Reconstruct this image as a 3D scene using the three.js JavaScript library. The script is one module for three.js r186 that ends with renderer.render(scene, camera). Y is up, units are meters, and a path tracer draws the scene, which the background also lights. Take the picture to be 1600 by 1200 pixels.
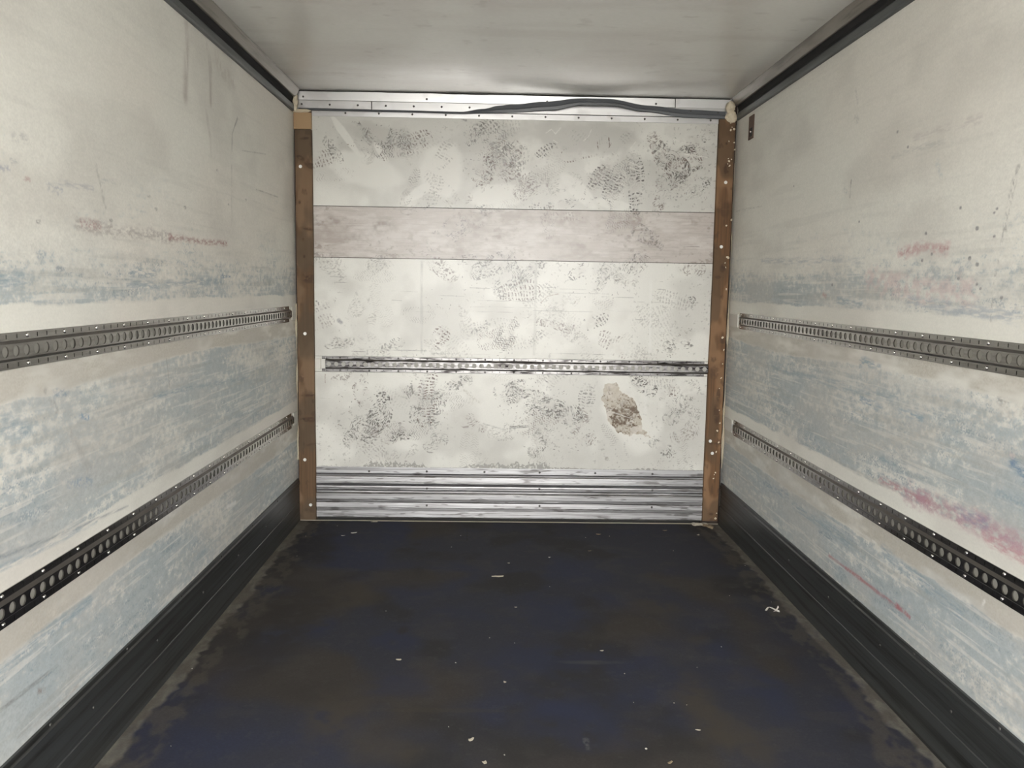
import * as THREE from 'three';
import { mergeGeometries } from 'three/addons/utils/BufferGeometryUtils.js';
import { RoundedBoxGeometry } from 'three/addons/geometries/RoundedBoxGeometry.js';

// ---------------------------------------------------------------- camera, daylight, exposure
const scene = new THREE.Scene();
const camera = new THREE.PerspectiveCamera(49.296, 4 / 3, 0.05, 200);
camera.position.set(-0.0965, 1.2189, 4.2714);
camera.quaternion.setFromRotationMatrix(new THREE.Matrix4().makeBasis(
  new THREE.Vector3(0.99967, 0.01565, 0.02034), new THREE.Vector3(-0.0132, 0.99324, -0.11532), new THREE.Vector3(-0.02201, 0.11501, 0.99312)));
const renderer = new THREE.WebGLRenderer();
renderer.toneMapping = THREE.LinearToneMapping;
renderer.toneMappingExposure = 2.2;
renderer.shadowMap.enabled = true;
scene.background = new THREE.Color().setRGB(1.0, 0.992, 0.968);   // even overcast sky, it enters through the open rear of the box
scene.backgroundIntensity = 6.0;

// ---------------------------------------------------------------- sizes of the box body (metres)
const HW = 1.1, H = 2.165, LEN = 4.85, T = 0.06;

// ---------------------------------------------------------------- helpers
let seed = 12345;
const rnd = () => { seed = (Math.imul(seed, 1664525) + 1013904223) >>> 0; return seed / 4294967296; };
const rr = (a, b) => a + (b - a) * rnd();
const perm = new Uint8Array(512);
{ const p = [...Array(256).keys()]; for (let i = 255; i > 0; i--) { const j = Math.floor(rnd() * (i + 1)); [p[i], p[j]] = [p[j], p[i]]; } for (let i = 0; i < 512; i++) perm[i] = p[i & 255]; }
function vn(x, y) {                                   // value noise 0..1
  const xi = Math.floor(x), yi = Math.floor(y); let fx = x - xi, fy = y - yi;
  fx = fx * fx * (3 - 2 * fx); fy = fy * fy * (3 - 2 * fy);
  const X = xi & 255, X1 = (xi + 1) & 255, Y = yi & 255, Y1 = (yi + 1) & 255;
  const a = perm[perm[X] + Y], b = perm[perm[X1] + Y], c = perm[perm[X] + Y1], d = perm[perm[X1] + Y1];
  return (a + (b - a) * fx + (c - a + (a - b - c + d) * fx) * fy) / 255;
}
const f2 = (x, y) => 0.64 * vn(x, y) + 0.36 * vn(x * 2.13 + 17, y * 2.13 + 5);
const f3 = (x, y) => 0.55 * vn(x, y) + 0.29 * vn(x * 2.1 + 17, y * 2.1 + 5) + 0.16 * vn(x * 4.3 + 31, y * 4.3 + 57);
const ss = (a, b, x) => { x = (x - a) / (b - a); x = x < 0 ? 0 : x > 1 ? 1 : x; return x * x * (3 - 2 * x); };
const clamp = (x, a, b) => x < a ? a : x > b ? b : x;
const box1 = (x, a, b, e) => ss(a - e, a + e, x) * (1 - ss(b - e, b + e, x));

class Paint {                                         // a colour map in metres, row 0 at the bottom, linear colours
  constructor(x0, y0, wm, hm, ppm) {
    Object.assign(this, { x0, y0, wm, hm, ppm });
    this.w = Math.min(2048, Math.round(wm * ppm)); this.h = Math.min(2048, Math.round(hm * ppm));
    this.px = this.w / wm; this.py = this.h / hm;
    this.d = new Float32Array(this.w * this.h * 3);
  }
  each(xa, xb, ya, yb, fn) {
    const i0 = clamp(Math.floor((xa - this.x0) * this.px), 0, this.w), i1 = clamp(Math.ceil((xb - this.x0) * this.px), 0, this.w);
    const j0 = clamp(Math.floor((ya - this.y0) * this.py), 0, this.h), j1 = clamp(Math.ceil((yb - this.y0) * this.py), 0, this.h);
    for (let j = j0; j < j1; j++) for (let i = i0; i < i1; i++) fn(this.x0 + (i + 0.5) / this.px, this.y0 + (j + 0.5) / this.py, (j * this.w + i) * 3);
  }
  all(fn) { this.each(-1e9, 1e9, -1e9, 1e9, fn); }
  mix(k, c, a) { const d = this.d; d[k] += (c[0] - d[k]) * a; d[k + 1] += (c[1] - d[k + 1]) * a; d[k + 2] += (c[2] - d[k + 2]) * a; }
  // a rubbed mark along a polyline: grainy, ragged
  smear(pts, wid, col, alpha, o = {}) {
    let { gx = 60, gy = 160, lo = 0.3, hi = 0.7, soft = 0.15, sd = 0 } = o; gx *= 2.2; gy *= 1.3; const mx = Math.min(gx, 90) * 0.35, my = Math.min(gy, 90) * 0.5;
    let xa = 1e9, xb = -1e9, ya = 1e9, yb = -1e9;
    for (const [x, y] of pts) { xa = Math.min(xa, x); xb = Math.max(xb, x); ya = Math.min(ya, y); yb = Math.max(yb, y); }
    this.each(xa - wid, xb + wid, ya - wid, yb + wid, (x, y, k) => {
      let dm = 1e9;
      if (pts.length === 1) dm = Math.hypot(x - pts[0][0], y - pts[0][1]);
      for (let i = 0; i + 1 < pts.length; i++) {
        const [ax, ay] = pts[i], bx = pts[i + 1][0] - ax, by = pts[i + 1][1] - ay;
        const t = clamp(((x - ax) * bx + (y - ay) * by) / (bx * bx + by * by + 1e-9), 0, 1);
        dm = Math.min(dm, Math.hypot(x - ax - bx * t, y - ay - by * t));
      }
      const q = dm / wid + 0.9 * (f3(x * mx + sd, y * my) - 0.5);
      if (q >= 1) return;
      const a = alpha * (1 - ss(soft, 1, q)) * ss(lo, hi, f3(x * gx + sd, y * gy + sd * 1.7)) * (0.6 + 0.55 * vn(x * 420, y * 420));
      if (a > 0.003) this.mix(k, col, a);
    });
  }
  // a ragged ellipse of thin film or grime
  blot(cx, cy, rx, ry, rot, col, alpha, o = {}) {
    const { g = 30, lo = 0.25, hi = 0.6, soft = 0.55, rag = 0.7, sd = 0 } = o, c = Math.cos(rot), s = Math.sin(rot), r = Math.max(rx, ry) * 1.4;
    this.each(cx - r, cx + r, cy - r, cy + r, (x, y, k) => {
      const u = ((x - cx) * c + (y - cy) * s) / rx, v = (-(x - cx) * s + (y - cy) * c) / ry;
      const q = Math.hypot(u, v) + rag * (f3(x * 14 + sd, y * 14 + sd) - 0.5);
      if (q > 1) return;
      const a = alpha * (1 - ss(soft, 1, q)) * ss(lo, hi, f2(x * g + sd, y * g - sd));
      if (a > 0.003) this.mix(k, col, a);
    });
  }
  // one sharp short stroke
  dash(x, y, len, wid, ang, col, alpha) {
    const c = Math.cos(ang), s = Math.sin(ang), r = len / 2 + wid;
    this.each(x - r, x + r, y - r, y + r, (X, Y, k) => {
      const u = (X - x) * c + (Y - y) * s, v = -(X - x) * s + (Y - y) * c;
      const q = Math.hypot(Math.max(0, Math.abs(u) - len / 2 + wid / 2), v) / (wid / 2);
      if (q < 1.3) this.mix(k, col, alpha * (1 - ss(0.55, 1.3, q)));
    });
  }
  // a dusty shoe print: sole outline filled with tread blocks of one of four kinds
  print(cx, cy, rot, len, wid, kind, col, alpha, sd, part = [-1, 1]) {
    const c = Math.cos(rot), s = Math.sin(rot), r = len * 0.62;
    this.each(cx - r, cx + r, cy - r, cy + r, (x, y, k) => {
      const U = ((x - cx) * c + (y - cy) * s), V = (-(x - cx) * s + (y - cy) * c), u = U / (len / 2);
      if (u < -1.05 || u > 1.05 || u < part[0] || u > part[1]) return;
      const half = wid / 2 * (u > -0.15 ? Math.sqrt(Math.max(0, 1 - Math.pow(Math.max(0, (u - 0.25) / 0.78), 2.4))) * (0.84 + 0.16 * ss(-0.15, 0.3, u)) : 0.78 * Math.sqrt(Math.max(0, 1 - Math.pow(Math.max(0, (-0.45 - u) / 0.58), 2.4))));
      const v = V / Math.max(half, 1e-4);
      if (Math.abs(v) > 1.02) return;
      const wob = 0.009 * (f2(x * 42 + sd, y * 42) - 0.5) * 2;
      let m;
      if (kind === 0) m = (0.5 + 0.5 * Math.sin((U + wob + 0.10 * V) * 2 * Math.PI / 0.0155) > 0.56 ? 1 : 0) * (Math.abs(V - 0.004 * Math.sin(U * 90)) > 0.0035 ? 1 : 0) * (Math.abs(Math.abs(v) - 0.62) > 0.07 ? 1 : 0.1);
      else if (kind === 1) { const t = 2.4 * (vn(x * 16 + sd, y * 16) - 0.5), ct = Math.cos(t), st = Math.sin(t), p = U * ct + V * st, q = -U * st + V * ct; m = ss(0.50, 0.60, vn(p / 0.0085 + sd, q / 0.0042 + sd * 2)); }
      else if (kind === 2) m = 0.5 + 0.5 * Math.sin((U + 0.006 * Math.sin(V * 170 + sd)) * 2 * Math.PI / 0.0125) > 0.6 ? 1 : 0;
      else { const e = ss(0.72, 0.95, Math.abs(v)); m = Math.max(e * (0.5 + 0.5 * Math.sin(U * 2 * Math.PI / 0.0135) > 0.5 ? 1 : 0), u > 0.45 ? (0.5 + 0.5 * Math.sin((U - 0.25 * V) * 2 * Math.PI / 0.012) > 0.5 ? 1 : 0) : 0); }
      m *= ss(0.34, 0.58, f2(x * 22 + sd, y * 22 + sd * 0.3)) * (0.25 + 0.75 * ss(0.3, 0.6, vn(x * 150, y * 150 + sd)));
      if (m > 0.01) this.mix(k, col, alpha * m);
    });
  }
  texture(repeat = false) {
    const n = this.w * this.h, out = new Uint8Array(n * 4), d = this.d;
    for (let i = 0; i < n; i++) {
      for (let c = 0; c < 3; c++) { const l = clamp(d[i * 3 + c], 0, 1); out[i * 4 + c] = 255 * (l <= 0.0031308 ? 12.92 * l : 1.055 * Math.pow(l, 1 / 2.4) - 0.055) + 0.5; }
      out[i * 4 + 3] = 255;
    }
    const t = new THREE.DataTexture(out, this.w, this.h, THREE.RGBAFormat);
    t.colorSpace = THREE.SRGBColorSpace; t.magFilter = THREE.LinearFilter; t.minFilter = THREE.LinearMipmapLinearFilter; t.generateMipmaps = true;
    t.wrapS = t.wrapT = repeat ? THREE.RepeatWrapping : THREE.ClampToEdgeWrapping; t.needsUpdate = true;
    return t;
  }
}
function grey(w, h, fn, repeat = true) {               // data map (roughness, bump)
  const out = new Uint8Array(w * h * 4);
  for (let j = 0; j < h; j++) for (let i = 0; i < w; i++) { const v = clamp(fn(i, j), 0, 1) * 255, k = (j * w + i) * 4; out[k] = out[k + 1] = out[k + 2] = v; out[k + 3] = 255; }
  const t = new THREE.DataTexture(out, w, h, THREE.RGBAFormat); t.magFilter = THREE.LinearFilter;
  t.wrapS = t.wrapT = repeat ? THREE.RepeatWrapping : THREE.ClampToEdgeWrapping; t.needsUpdate = true; return t;
}
const std = (o) => new THREE.MeshStandardMaterial(o);
const lin = (r, g, b) => new THREE.Color().setRGB(r, g, b);
function uvBy(geo, fn) {                               // uv from local position
  const p = geo.attributes.position, uv = new Float32Array(p.count * 2);
  for (let i = 0; i < p.count; i++) { const q = fn(p.getX(i), p.getY(i), p.getZ(i)); uv[2 * i] = q[0]; uv[2 * i + 1] = q[1]; }
  geo.setAttribute('uv', new THREE.BufferAttribute(uv, 2)); return geo;
}
const used = {};
const numbered = (n) => { used[n] = (used[n] ?? -1) + 1; return used[n] ? n + '_' + String(used[n]).padStart(3, '0') : n; };
function mesh(name, geo, mat, parent) {
  const m = new THREE.Mesh(geo, mat); m.name = parent === scene ? numbered(name) : name; m.castShadow = m.receiveShadow = true; parent.add(m); return m;
}
function group(name, pos = [0, 0, 0]) { const g = new THREE.Group(); g.name = numbered(name); g.position.set(...pos); scene.add(g); return g; }
function tag(o, label, category, grp) { o.userData.label = label; o.userData.category = category; if (grp) o.userData.group = grp; return o; }
function structure(o, label, category) { o.userData.kind = 'structure'; o.userData.label = label; o.userData.category = category; return o; }
function boxAt(x0, x1, y0, y1, z0, z1, sx = 1, sy = 1, sz = 1) { const g = new THREE.BoxGeometry(x1 - x0, y1 - y0, z1 - z0, sx, sy, sz); g.translate((x0 + x1) / 2, (y0 + y1) / 2, (z0 + z1) / 2); return g; }
function extrude(pts, len) { const s = new THREE.Shape(pts.map(([x, y]) => new THREE.Vector2(x, y))); return new THREE.ExtrudeGeometry(s, { depth: len, bevelEnabled: false, curveSegments: 6 }); }
function jitterBlob(r, sx, sy, sz, amp, sd, detail = 3) {
  const g = new THREE.IcosahedronGeometry(1, detail), p = g.attributes.position;
  for (let i = 0; i < p.count; i++) {
    const x = p.getX(i), y = p.getY(i), z = p.getZ(i);
    const k = 1 + amp * (f3(x * 1.7 + z * 0.9 + sd, y * 1.7 + z * 1.3 + sd) - 0.5) * 2;
    p.setXYZ(i, x * r * sx * k, y * r * sy * k, z * r * sz * k);
  }
  g.computeVertexNormals(); return g;
}

// ---------------------------------------------------------------- colour maps
const SOOT = [0.16, 0.15, 0.145], BROWN = [0.27, 0.225, 0.185], BLUE = [0.24, 0.315, 0.375], RED = [0.40, 0.15, 0.16];
function sideWall(sd, marks) {
  const P = new Paint(0, 0.2, 3.2, 2.0, 640);
  const warm = [0.755, 0.725, 0.665], cream = [0.755, 0.742, 0.685], dust = [0.42, 0.385, 0.325], blue2 = [0.315, 0.375, 0.405], deep = [0.17, 0.225, 0.28], grime = [0.36, 0.36, 0.335];
  P.all((z, y, k) => {
    const big = f2(z * 1.3 + sd, y * 1.9 + sd), d = P.d;
    const t = ss(0.35, 0.65, big);
    for (let c = 0; c < 3; c++) d[k + c] = cream[c] + (warm[c] - cream[c]) * t;
    // height bands that cargo rubs (dyed, scuffed) and the protected strips beside the tracks
    const yj = y + 0.014 * (f2(z * 9 + sd, y * 30) - 0.5);
    let rub = 0.10 + 0.22 * ss(1.75, 1.30, y) + 0.34 * ss(1.36, 1.22, y) + 0.10 * ss(1.0, 0.7, y);
    const prot = box1(yj, 1.04, 1.163, 0.006) + box1(yj, 0.56, 0.628, 0.006);
    const dusty = box1(yj, 0.977 + 0.012 * Math.sin(z * 3 + sd), 1.06, 0.007) + box1(yj, 0.438 + 0.012 * Math.sin(z * 2.3 + sd), 0.53, 0.008);
    rub *= 1 - Math.min(1, prot + dusty);
    const patch = f3(z * 2.2 + sd * 3, y * 9 + sd), streak = f3(z * 5 + sd, y * 75 + sd), fine = f2(z * 22, y * 190 + sd), grain = vn(z * 260 + sd, y * 300);
    const mott = f3(z * 46 + sd, y * 62 + sd), n = 0.34 * patch + 0.16 * streak + 0.08 * fine + 0.26 * mott + 0.16 * grain;
    const thr = 0.80 - 0.48 * rub;
    P.mix(k, [0.53, 0.53, 0.505], 0.66 * ss(0.25, 0.62, 0.6 * f3(z * 3 + sd * 2, y * 6 + 4) + 0.4 * mott) * (ss(1.0, 0.96, yj) * (1 - Math.min(1, prot)) + 0.6 * ss(1.34, 1.24, yj) * ss(1.0, 1.16, yj) * (1 - Math.min(1, prot + dusty))));
    const b1 = ss(thr - 0.09, thr + 0.10, n);
    P.mix(k, blue2, 0.72 * b1 * (0.45 + 0.55 * ss(0.1, 0.5, rub)));
    const n2 = 0.34 * f3(z * 3.1 + 40 + sd, y * 15 + 8) + 0.20 * f3(z * 7 + 11, y * 90 + sd) + 0.18 * f2(z * 60, y * 80 + 4) + 0.28 * grain;
    P.mix(k, deep, 0.5 * ss(0.77 - 0.26 * rub, 0.90 - 0.26 * rub, n2) * ss(0.12, 0.4, rub));
    // grey and pale scrapes
    const n3 = f3(z * 2.2 + 90 + sd, y * 46 + 7);
    P.mix(k, grime, 0.45 * ss(0.56, 0.78, n3) * (0.06 + rub));
    P.mix(k, [0.70, 0.68, 0.63], 0.55 * ss(0.62, 0.74, f3(z * 3.5 + 55, y * 90 + 70 + sd)) * ss(0.15, 0.5, rub));
    // brown settled dust on the strip below each track
    P.mix(k, dust, 0.85 * Math.min(1, dusty) * ss(0.18, 0.60, f3(z * 6 + sd, y * 22 + 3)) * (0.75 + 0.5 * (grain - 0.5)));
    // faint general soiling
    P.mix(k, [0.53, 0.505, 0.465], 0.42 * ss(0.40, 0.75, f3(z * 3 + 7 + sd, y * 5 + 2)) );
    const g = 1 + (0.07 + 0.16 * Math.min(0.6, rub)) * (grain - 0.5) + (0.03 + 0.22 * Math.min(0.6, rub)) * (f2(z * 75 + 9, y * 105 + sd) - 0.5) + 0.04 * (fine - 0.5); d[k] *= g; d[k + 1] *= g; d[k + 2] *= g;
  });
  marks(P);
  return P.texture(true);
}
const leftMap = sideWall(3.7, (P) => {
  const S = (pts, w, c, a, o) => P.smear(pts, w, c, a, o);
  S([[2.208, 1.353], [1.972, 1.350], [1.612, 1.354]], 0.028, [0.30, 0.26, 0.25], 0.6, { gx: 30, gy: 120 });
  S([[1.638, 1.356], [1.336, 1.357], [1.079, 1.363]], 0.016, [0.33, 0.16, 0.15], 0.85, { gx: 30, gy: 130, lo: 0.2 });
  S([[2.189, 1.355], [2.100, 1.356]], 0.018, [0.36, 0.18, 0.18], 0.6);
  S([[1.921, 1.244], [1.769, 1.241]], 0.022, BLUE, 0.8, { gx: 20 }); S([[1.945, 1.209], [1.748, 1.209], [1.267, 1.222]], 0.02, BLUE, 0.7, { gx: 14 });
  S([[2.541, 1.214], [2.459, 1.217]], 0.03, BLUE, 0.7, { gx: 14 }); S([[1.161, 1.241], [1.049, 1.242]], 0.01, [0.16, 0.24, 0.34], 0.9, { lo: 0.1 });
  S([[1.233, 1.222], [1.163, 1.225]], 0.014, BLUE, 0.8);
  S([[2.391, 1.275], [2.360, 1.274]], 0.014, BLUE, 0.7); S([[2.313, 1.244], [2.278, 1.244]], 0.01, [0.2, 0.24, 0.3], 0.8);
  S([[2.330, 1.425], [2.282, 1.423]], 0.018, [0.35, 0.37, 0.42], 0.7); S([[2.281, 1.442], [2.126, 1.447]], 0.012, [0.42, 0.42, 0.44], 0.7, { gx: 20 });
  S([[2.519, 1.443], [2.485, 1.445]], 0.012, [0.36, 0.37, 0.42], 0.8); S([[2.432, 1.433], [2.412, 1.432]], 0.008, [0.4, 0.22, 0.22], 0.7);
  S([[2.477, 1.461], [2.461, 1.461]], 0.012, [0.33, 0.34, 0.36], 0.7); S([[2.463, 1.515], [2.419, 1.518]], 0.02, [0.44, 0.43, 0.42], 0.6);
  S([[2.103, 1.506], [2.060, 1.406]], 0.010, [0.4, 0.39, 0.36], 0.7, { gx: 60, gy: 40 }); S([[2.072, 1.472], [1.999, 1.478]], 0.010, [0.4, 0.41, 0.42], 0.6);
  S([[1.448, 2.048], [1.436, 1.991], [1.449, 1.898], [1.467, 1.814]], 0.035, [0.42, 0.37, 0.335], 0.7, { gx: 20, gy: 8, lo: 0.1 });
  S([[1.245, 2.033], [1.224, 1.964], [1.220, 1.846]], 0.028, [0.36, 0.32, 0.295], 0.75, { gx: 20, gy: 8, lo: 0.1 });
  S([[1.276, 1.802], [1.236, 1.723], [1.233, 1.669]], 0.022, [0.45, 0.41, 0.375], 0.6, { gx: 20, gy: 10, lo: 0.1 });
  S([[0.918, 1.850], [0.986, 1.783], [0.999, 1.714]], 0.008, SOOT, 0.7, { gx: 90, gy: 30, lo: 0.1 }); S([[1.003, 1.662], [1.019, 1.440]], 0.006, SOOT, 0.45, { gx: 90, gy: 20 });
  S([[1.140, 1.996], [0.957, 1.973]], 0.05, [0.5, 0.46, 0.42], 0.5, { gx: 25, gy: 25 });
  S([[0.682, 1.608], [0.317, 1.614]], 0.005, SOOT, 0.5, { lo: 0.1 }); S([[0.868, 1.737], [0.523, 1.776]], 0.004, SOOT, 0.4, { lo: 0.1 });
  for (const [z, y] of [[1.495, 1.457], [1.730, 1.431], [1.778, 1.463], [0.822, 1.551], [1.045, 1.510], [2.027, 1.375], [2.379, 1.346], [1.168, 1.620]]) S([[z, y], [z + 0.012, y]], 0.007, SOOT, 0.75, { lo: 0.1 });
  S([[2.387, 0.972], [2.347, 0.923]], 0.012, [0.28, 0.27, 0.26], 0.7, { gx: 40, gy: 40 }); S([[2.289, 0.861], [2.203, 0.753]], 0.022, [0.36, 0.345, 0.33], 0.5, { gx: 40, gy: 40 });
  S([[2.240, 0.891], [2.199, 0.882]], 0.012, [0.15, 0.27, 0.42], 0.85); S([[2.352, 0.961], [2.295, 0.956]], 0.014, [0.2, 0.27, 0.36], 0.7);
  S([[2.567, 0.929], [2.476, 0.897]], 0.03, BLUE, 0.7, { gx: 20 }); S([[1.799, 0.880], [1.484, 0.871], [0.828, 0.832]], 0.014, BLUE, 0.7, { gx: 14 });
  S([[2.300, 0.739], [2.206, 0.722]], 0.02, [0.2, 0.28, 0.4], 0.6); S([[2.593, 0.655], [2.310, 0.625], [1.996, 0.604]], 0.008, [0.2, 0.22, 0.25], 0.7, { gx: 10, lo: 0.1 });
  S([[2.595, 0.629], [2.182, 0.612]], 0.012, BLUE, 0.6, { gx: 12 }); S([[1.693, 0.985], [1.675, 0.894]], 0.004, SOOT, 0.5, { gx: 60, gy: 10, lo: 0.1 });
  S([[2.479, 0.309], [2.454, 0.299]], 0.012, [0.24, 0.19, 0.17], 0.85, { lo: 0.1 }); S([[1.152, 0.374], [1.050, 0.365]], 0.010, [0.75, 0.74, 0.71], 0.9, { lo: 0.05, hi: 0.3 });
  S([[2.622, 0.340], [2.395, 0.329]], 0.007, SOOT, 0.6, { gx: 10, lo: 0.15 }); S([[2.615, 0.412], [2.469, 0.424], [2.233, 0.421]], 0.022, BLUE, 0.75, { gx: 10 });
  S([[1.600, 0.284], [1.405, 0.286]], 0.016, BLUE, 0.6); S([[2.561, 0.250], [2.314, 0.234]], 0.012, [0.32, 0.29, 0.26], 0.6, { gx: 12 });
  S([[0.925, 0.701], [0.782, 0.693]], 0.006, [0.75, 0.74, 0.71], 0.8, { lo: 0.1 });
});
const rightMap = sideWall(21.3, (P) => {
  const S = (pts, w, c, a, o) => P.smear(pts, w, c, a, o);
  S([[1.787, 1.338], [1.917, 1.349], [2.052, 1.339]], 0.026, [0.52, 0.30, 0.31], 0.75, { gx: 22, gy: 60, lo: 0.2 }); S([[2.020, 1.340], [2.052, 1.339]], 0.012, [0.42, 0.18, 0.19], 0.8);
  S([[1.799, 1.335], [1.844, 1.341]], 0.012, [0.42, 0.18, 0.2], 0.7);
  S([[1.608, 1.254], [1.933, 1.231], [2.187, 1.227]], 0.06, [0.60, 0.44, 0.44], 0.55, { gx: 18, gy: 40 });
  S([[1.767, 0.646], [1.944, 0.646], [2.051, 0.650]], 0.020, [0.40, 0.17, 0.20], 0.85, { gx: 18, gy: 80, lo: 0.2 });
  S([[1.943, 0.650], [2.209, 0.658], [2.468, 0.663]], 0.042, [0.42, 0.24, 0.29], 0.8, { gx: 20, gy: 60, lo: 0.25 });
  S([[2.193, 0.665], [2.319, 0.672]], 0.026, [0.27, 0.24, 0.34], 0.7, { gx: 24 }); S([[2.324, 0.634], [2.473, 0.632]], 0.022, [0.48, 0.24, 0.27], 0.75, { gx: 24 });
  S([[1.417, 0.291], [1.677, 0.298], [1.993, 0.301]], 0.009, RED, 0.85, { gx: 12, gy: 60, lo: 0.2 }); S([[1.563, 0.295], [1.682, 0.299]], 0.012, RED, 0.85, { lo: 0.15 }); S([[1.916, 0.305], [1.997, 0.301]], 0.011, RED, 0.9, { lo: 0.1 });
  S([[2.331, 1.509], [2.309, 1.442], [2.300, 1.369]], 0.013, [0.30, 0.285, 0.27], 0.7, { gx: 70, gy: 60, lo: 0.4 }); S([[2.296, 1.362], [2.276, 1.265], [2.273, 1.158]], 0.007, [0.30, 0.285, 0.27], 0.65, { gx: 70, gy: 60, lo: 0.4 });
  S([[1.413, 1.594], [1.411, 1.539]], 0.006, SOOT, 0.8, { gx: 90, gy: 40, lo: 0.1 }); S([[1.359, 1.570], [1.377, 1.560]], 0.014, [0.42, 0.43, 0.43], 0.6);
  for (const [z, y] of [[1.723, 1.698], [0.858, 1.640], [1.494, 1.450], [2.099, 1.440], [2.259, 1.423], [2.250, 1.415], [2.182, 1.382], [1.933, 1.385], [2.258, 1.358], [1.972, 1.327], [2.159, 1.309], [2.195, 1.293], [2.115, 1.259], [2.201, 1.244], [2.217, 1.233], [2.307, 1.211], [1.922, 1.311], [1.303, 1.245], [1.794, 1.642]]) S([[z, y], [z + 0.004, y]], 0.0062, [0.20, 0.19, 0.20], 0.85, { lo: 0.02, hi: 0.2, soft: 0.3 });
  S([[1.227, 1.210], [1.251, 1.206]], 0.012, [0.46, 0.27, 0.25], 0.8, { lo: 0.1 });
  S([[0.496, 1.355], [0.975, 1.338], [1.551, 1.325]], 0.018, [0.38, 0.41, 0.44], 0.6, { gx: 12 }); S([[1.367, 1.189], [1.548, 1.180]], 0.022, BLUE, 0.75, { gx: 18 }); S([[1.865, 1.197], [2.136, 1.177], [2.376, 1.169]], 0.026, [0.34, 0.39, 0.45], 0.65, { gx: 14 });
  S([[1.575, 0.997], [1.713, 0.988]], 0.02, [0.2, 0.29, 0.36], 0.8, { gx: 20 }); S([[1.593, 0.875], [1.744, 0.866]], 0.018, [0.2, 0.29, 0.38], 0.8, { gx: 20 }); S([[1.854, 0.874], [1.984, 0.876]], 0.02, [0.24, 0.34, 0.42], 0.8, { gx: 20 });
  S([[2.403, 0.832], [2.447, 0.823]], 0.022, [0.13, 0.22, 0.34], 0.9, { gx: 20, lo: 0.2 }); S([[1.753, 0.713], [1.857, 0.715]], 0.014, [0.22, 0.3, 0.36], 0.8, { gx: 20 }); S([[2.360, 0.754], [2.457, 0.749]], 0.02, BLUE, 0.6);
  S([[0.656, 0.899], [1.355, 0.896], [1.830, 0.903]], 0.022, BLUE, 0.6, { gx: 10 }); S([[0.694, 0.381], [0.976, 0.395]], 0.03, [0.2, 0.27, 0.36], 0.65, { gx: 18 });
  S([[1.052, 0.375], [1.591, 0.388]], 0.03, BLUE, 0.7, { gx: 12 }); S([[1.320, 0.351], [1.435, 0.357]], 0.014, [0.2, 0.25, 0.31], 0.8); S([[1.814, 0.438], [2.084, 0.416], [2.243, 0.408]], 0.03, BLUE, 0.7, { gx: 12 });
  S([[1.597, 0.446], [1.770, 0.444]], 0.006, [0.74, 0.73, 0.69], 0.9, { lo: 0.1, gx: 20 }); S([[2.334, 0.464], [2.340, 0.479]], 0.008, [0.76, 0.75, 0.72], 0.9, { lo: 0.1 });
  S([[2.330, 0.971], [2.368, 0.966]], 0.014, [0.3, 0.27, 0.24], 0.7); S([[2.395, 0.853], [2.400, 0.853]], 0.012, [0.6, 0.5, 0.48], 0.8, { lo: 0.1 });
  S([[0.053, 1.612], [0.458, 1.599]], 0.008, [0.38, 0.37, 0.35], 0.6, { gx: 20 }); S([[1.393, 0.639], [1.847, 0.781], [2.427, 0.963]], 0.02, [0.5, 0.47, 0.42], 0.4);
  S([[1.836, 1.662], [1.991, 1.660], [2.156, 1.653]], 0.02, [0.5, 0.46, 0.44], 0.5, { gx: 14 }); S([[1.705, 1.626], [1.877, 1.628], [1.996, 1.622]], 0.014, [0.45, 0.45, 0.43], 0.5, { gx: 20 });
  S([[1.971, 1.566], [1.992, 1.534]], 0.018, [0.5, 0.54, 0.54], 0.6); S([[1.413, 1.801], [1.435, 1.787]], 0.02, [0.5, 0.49, 0.46], 0.6); S([[1.404, 1.892], [1.426, 1.846]], 0.01, [0.5, 0.48, 0.46], 0.5);
});

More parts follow.
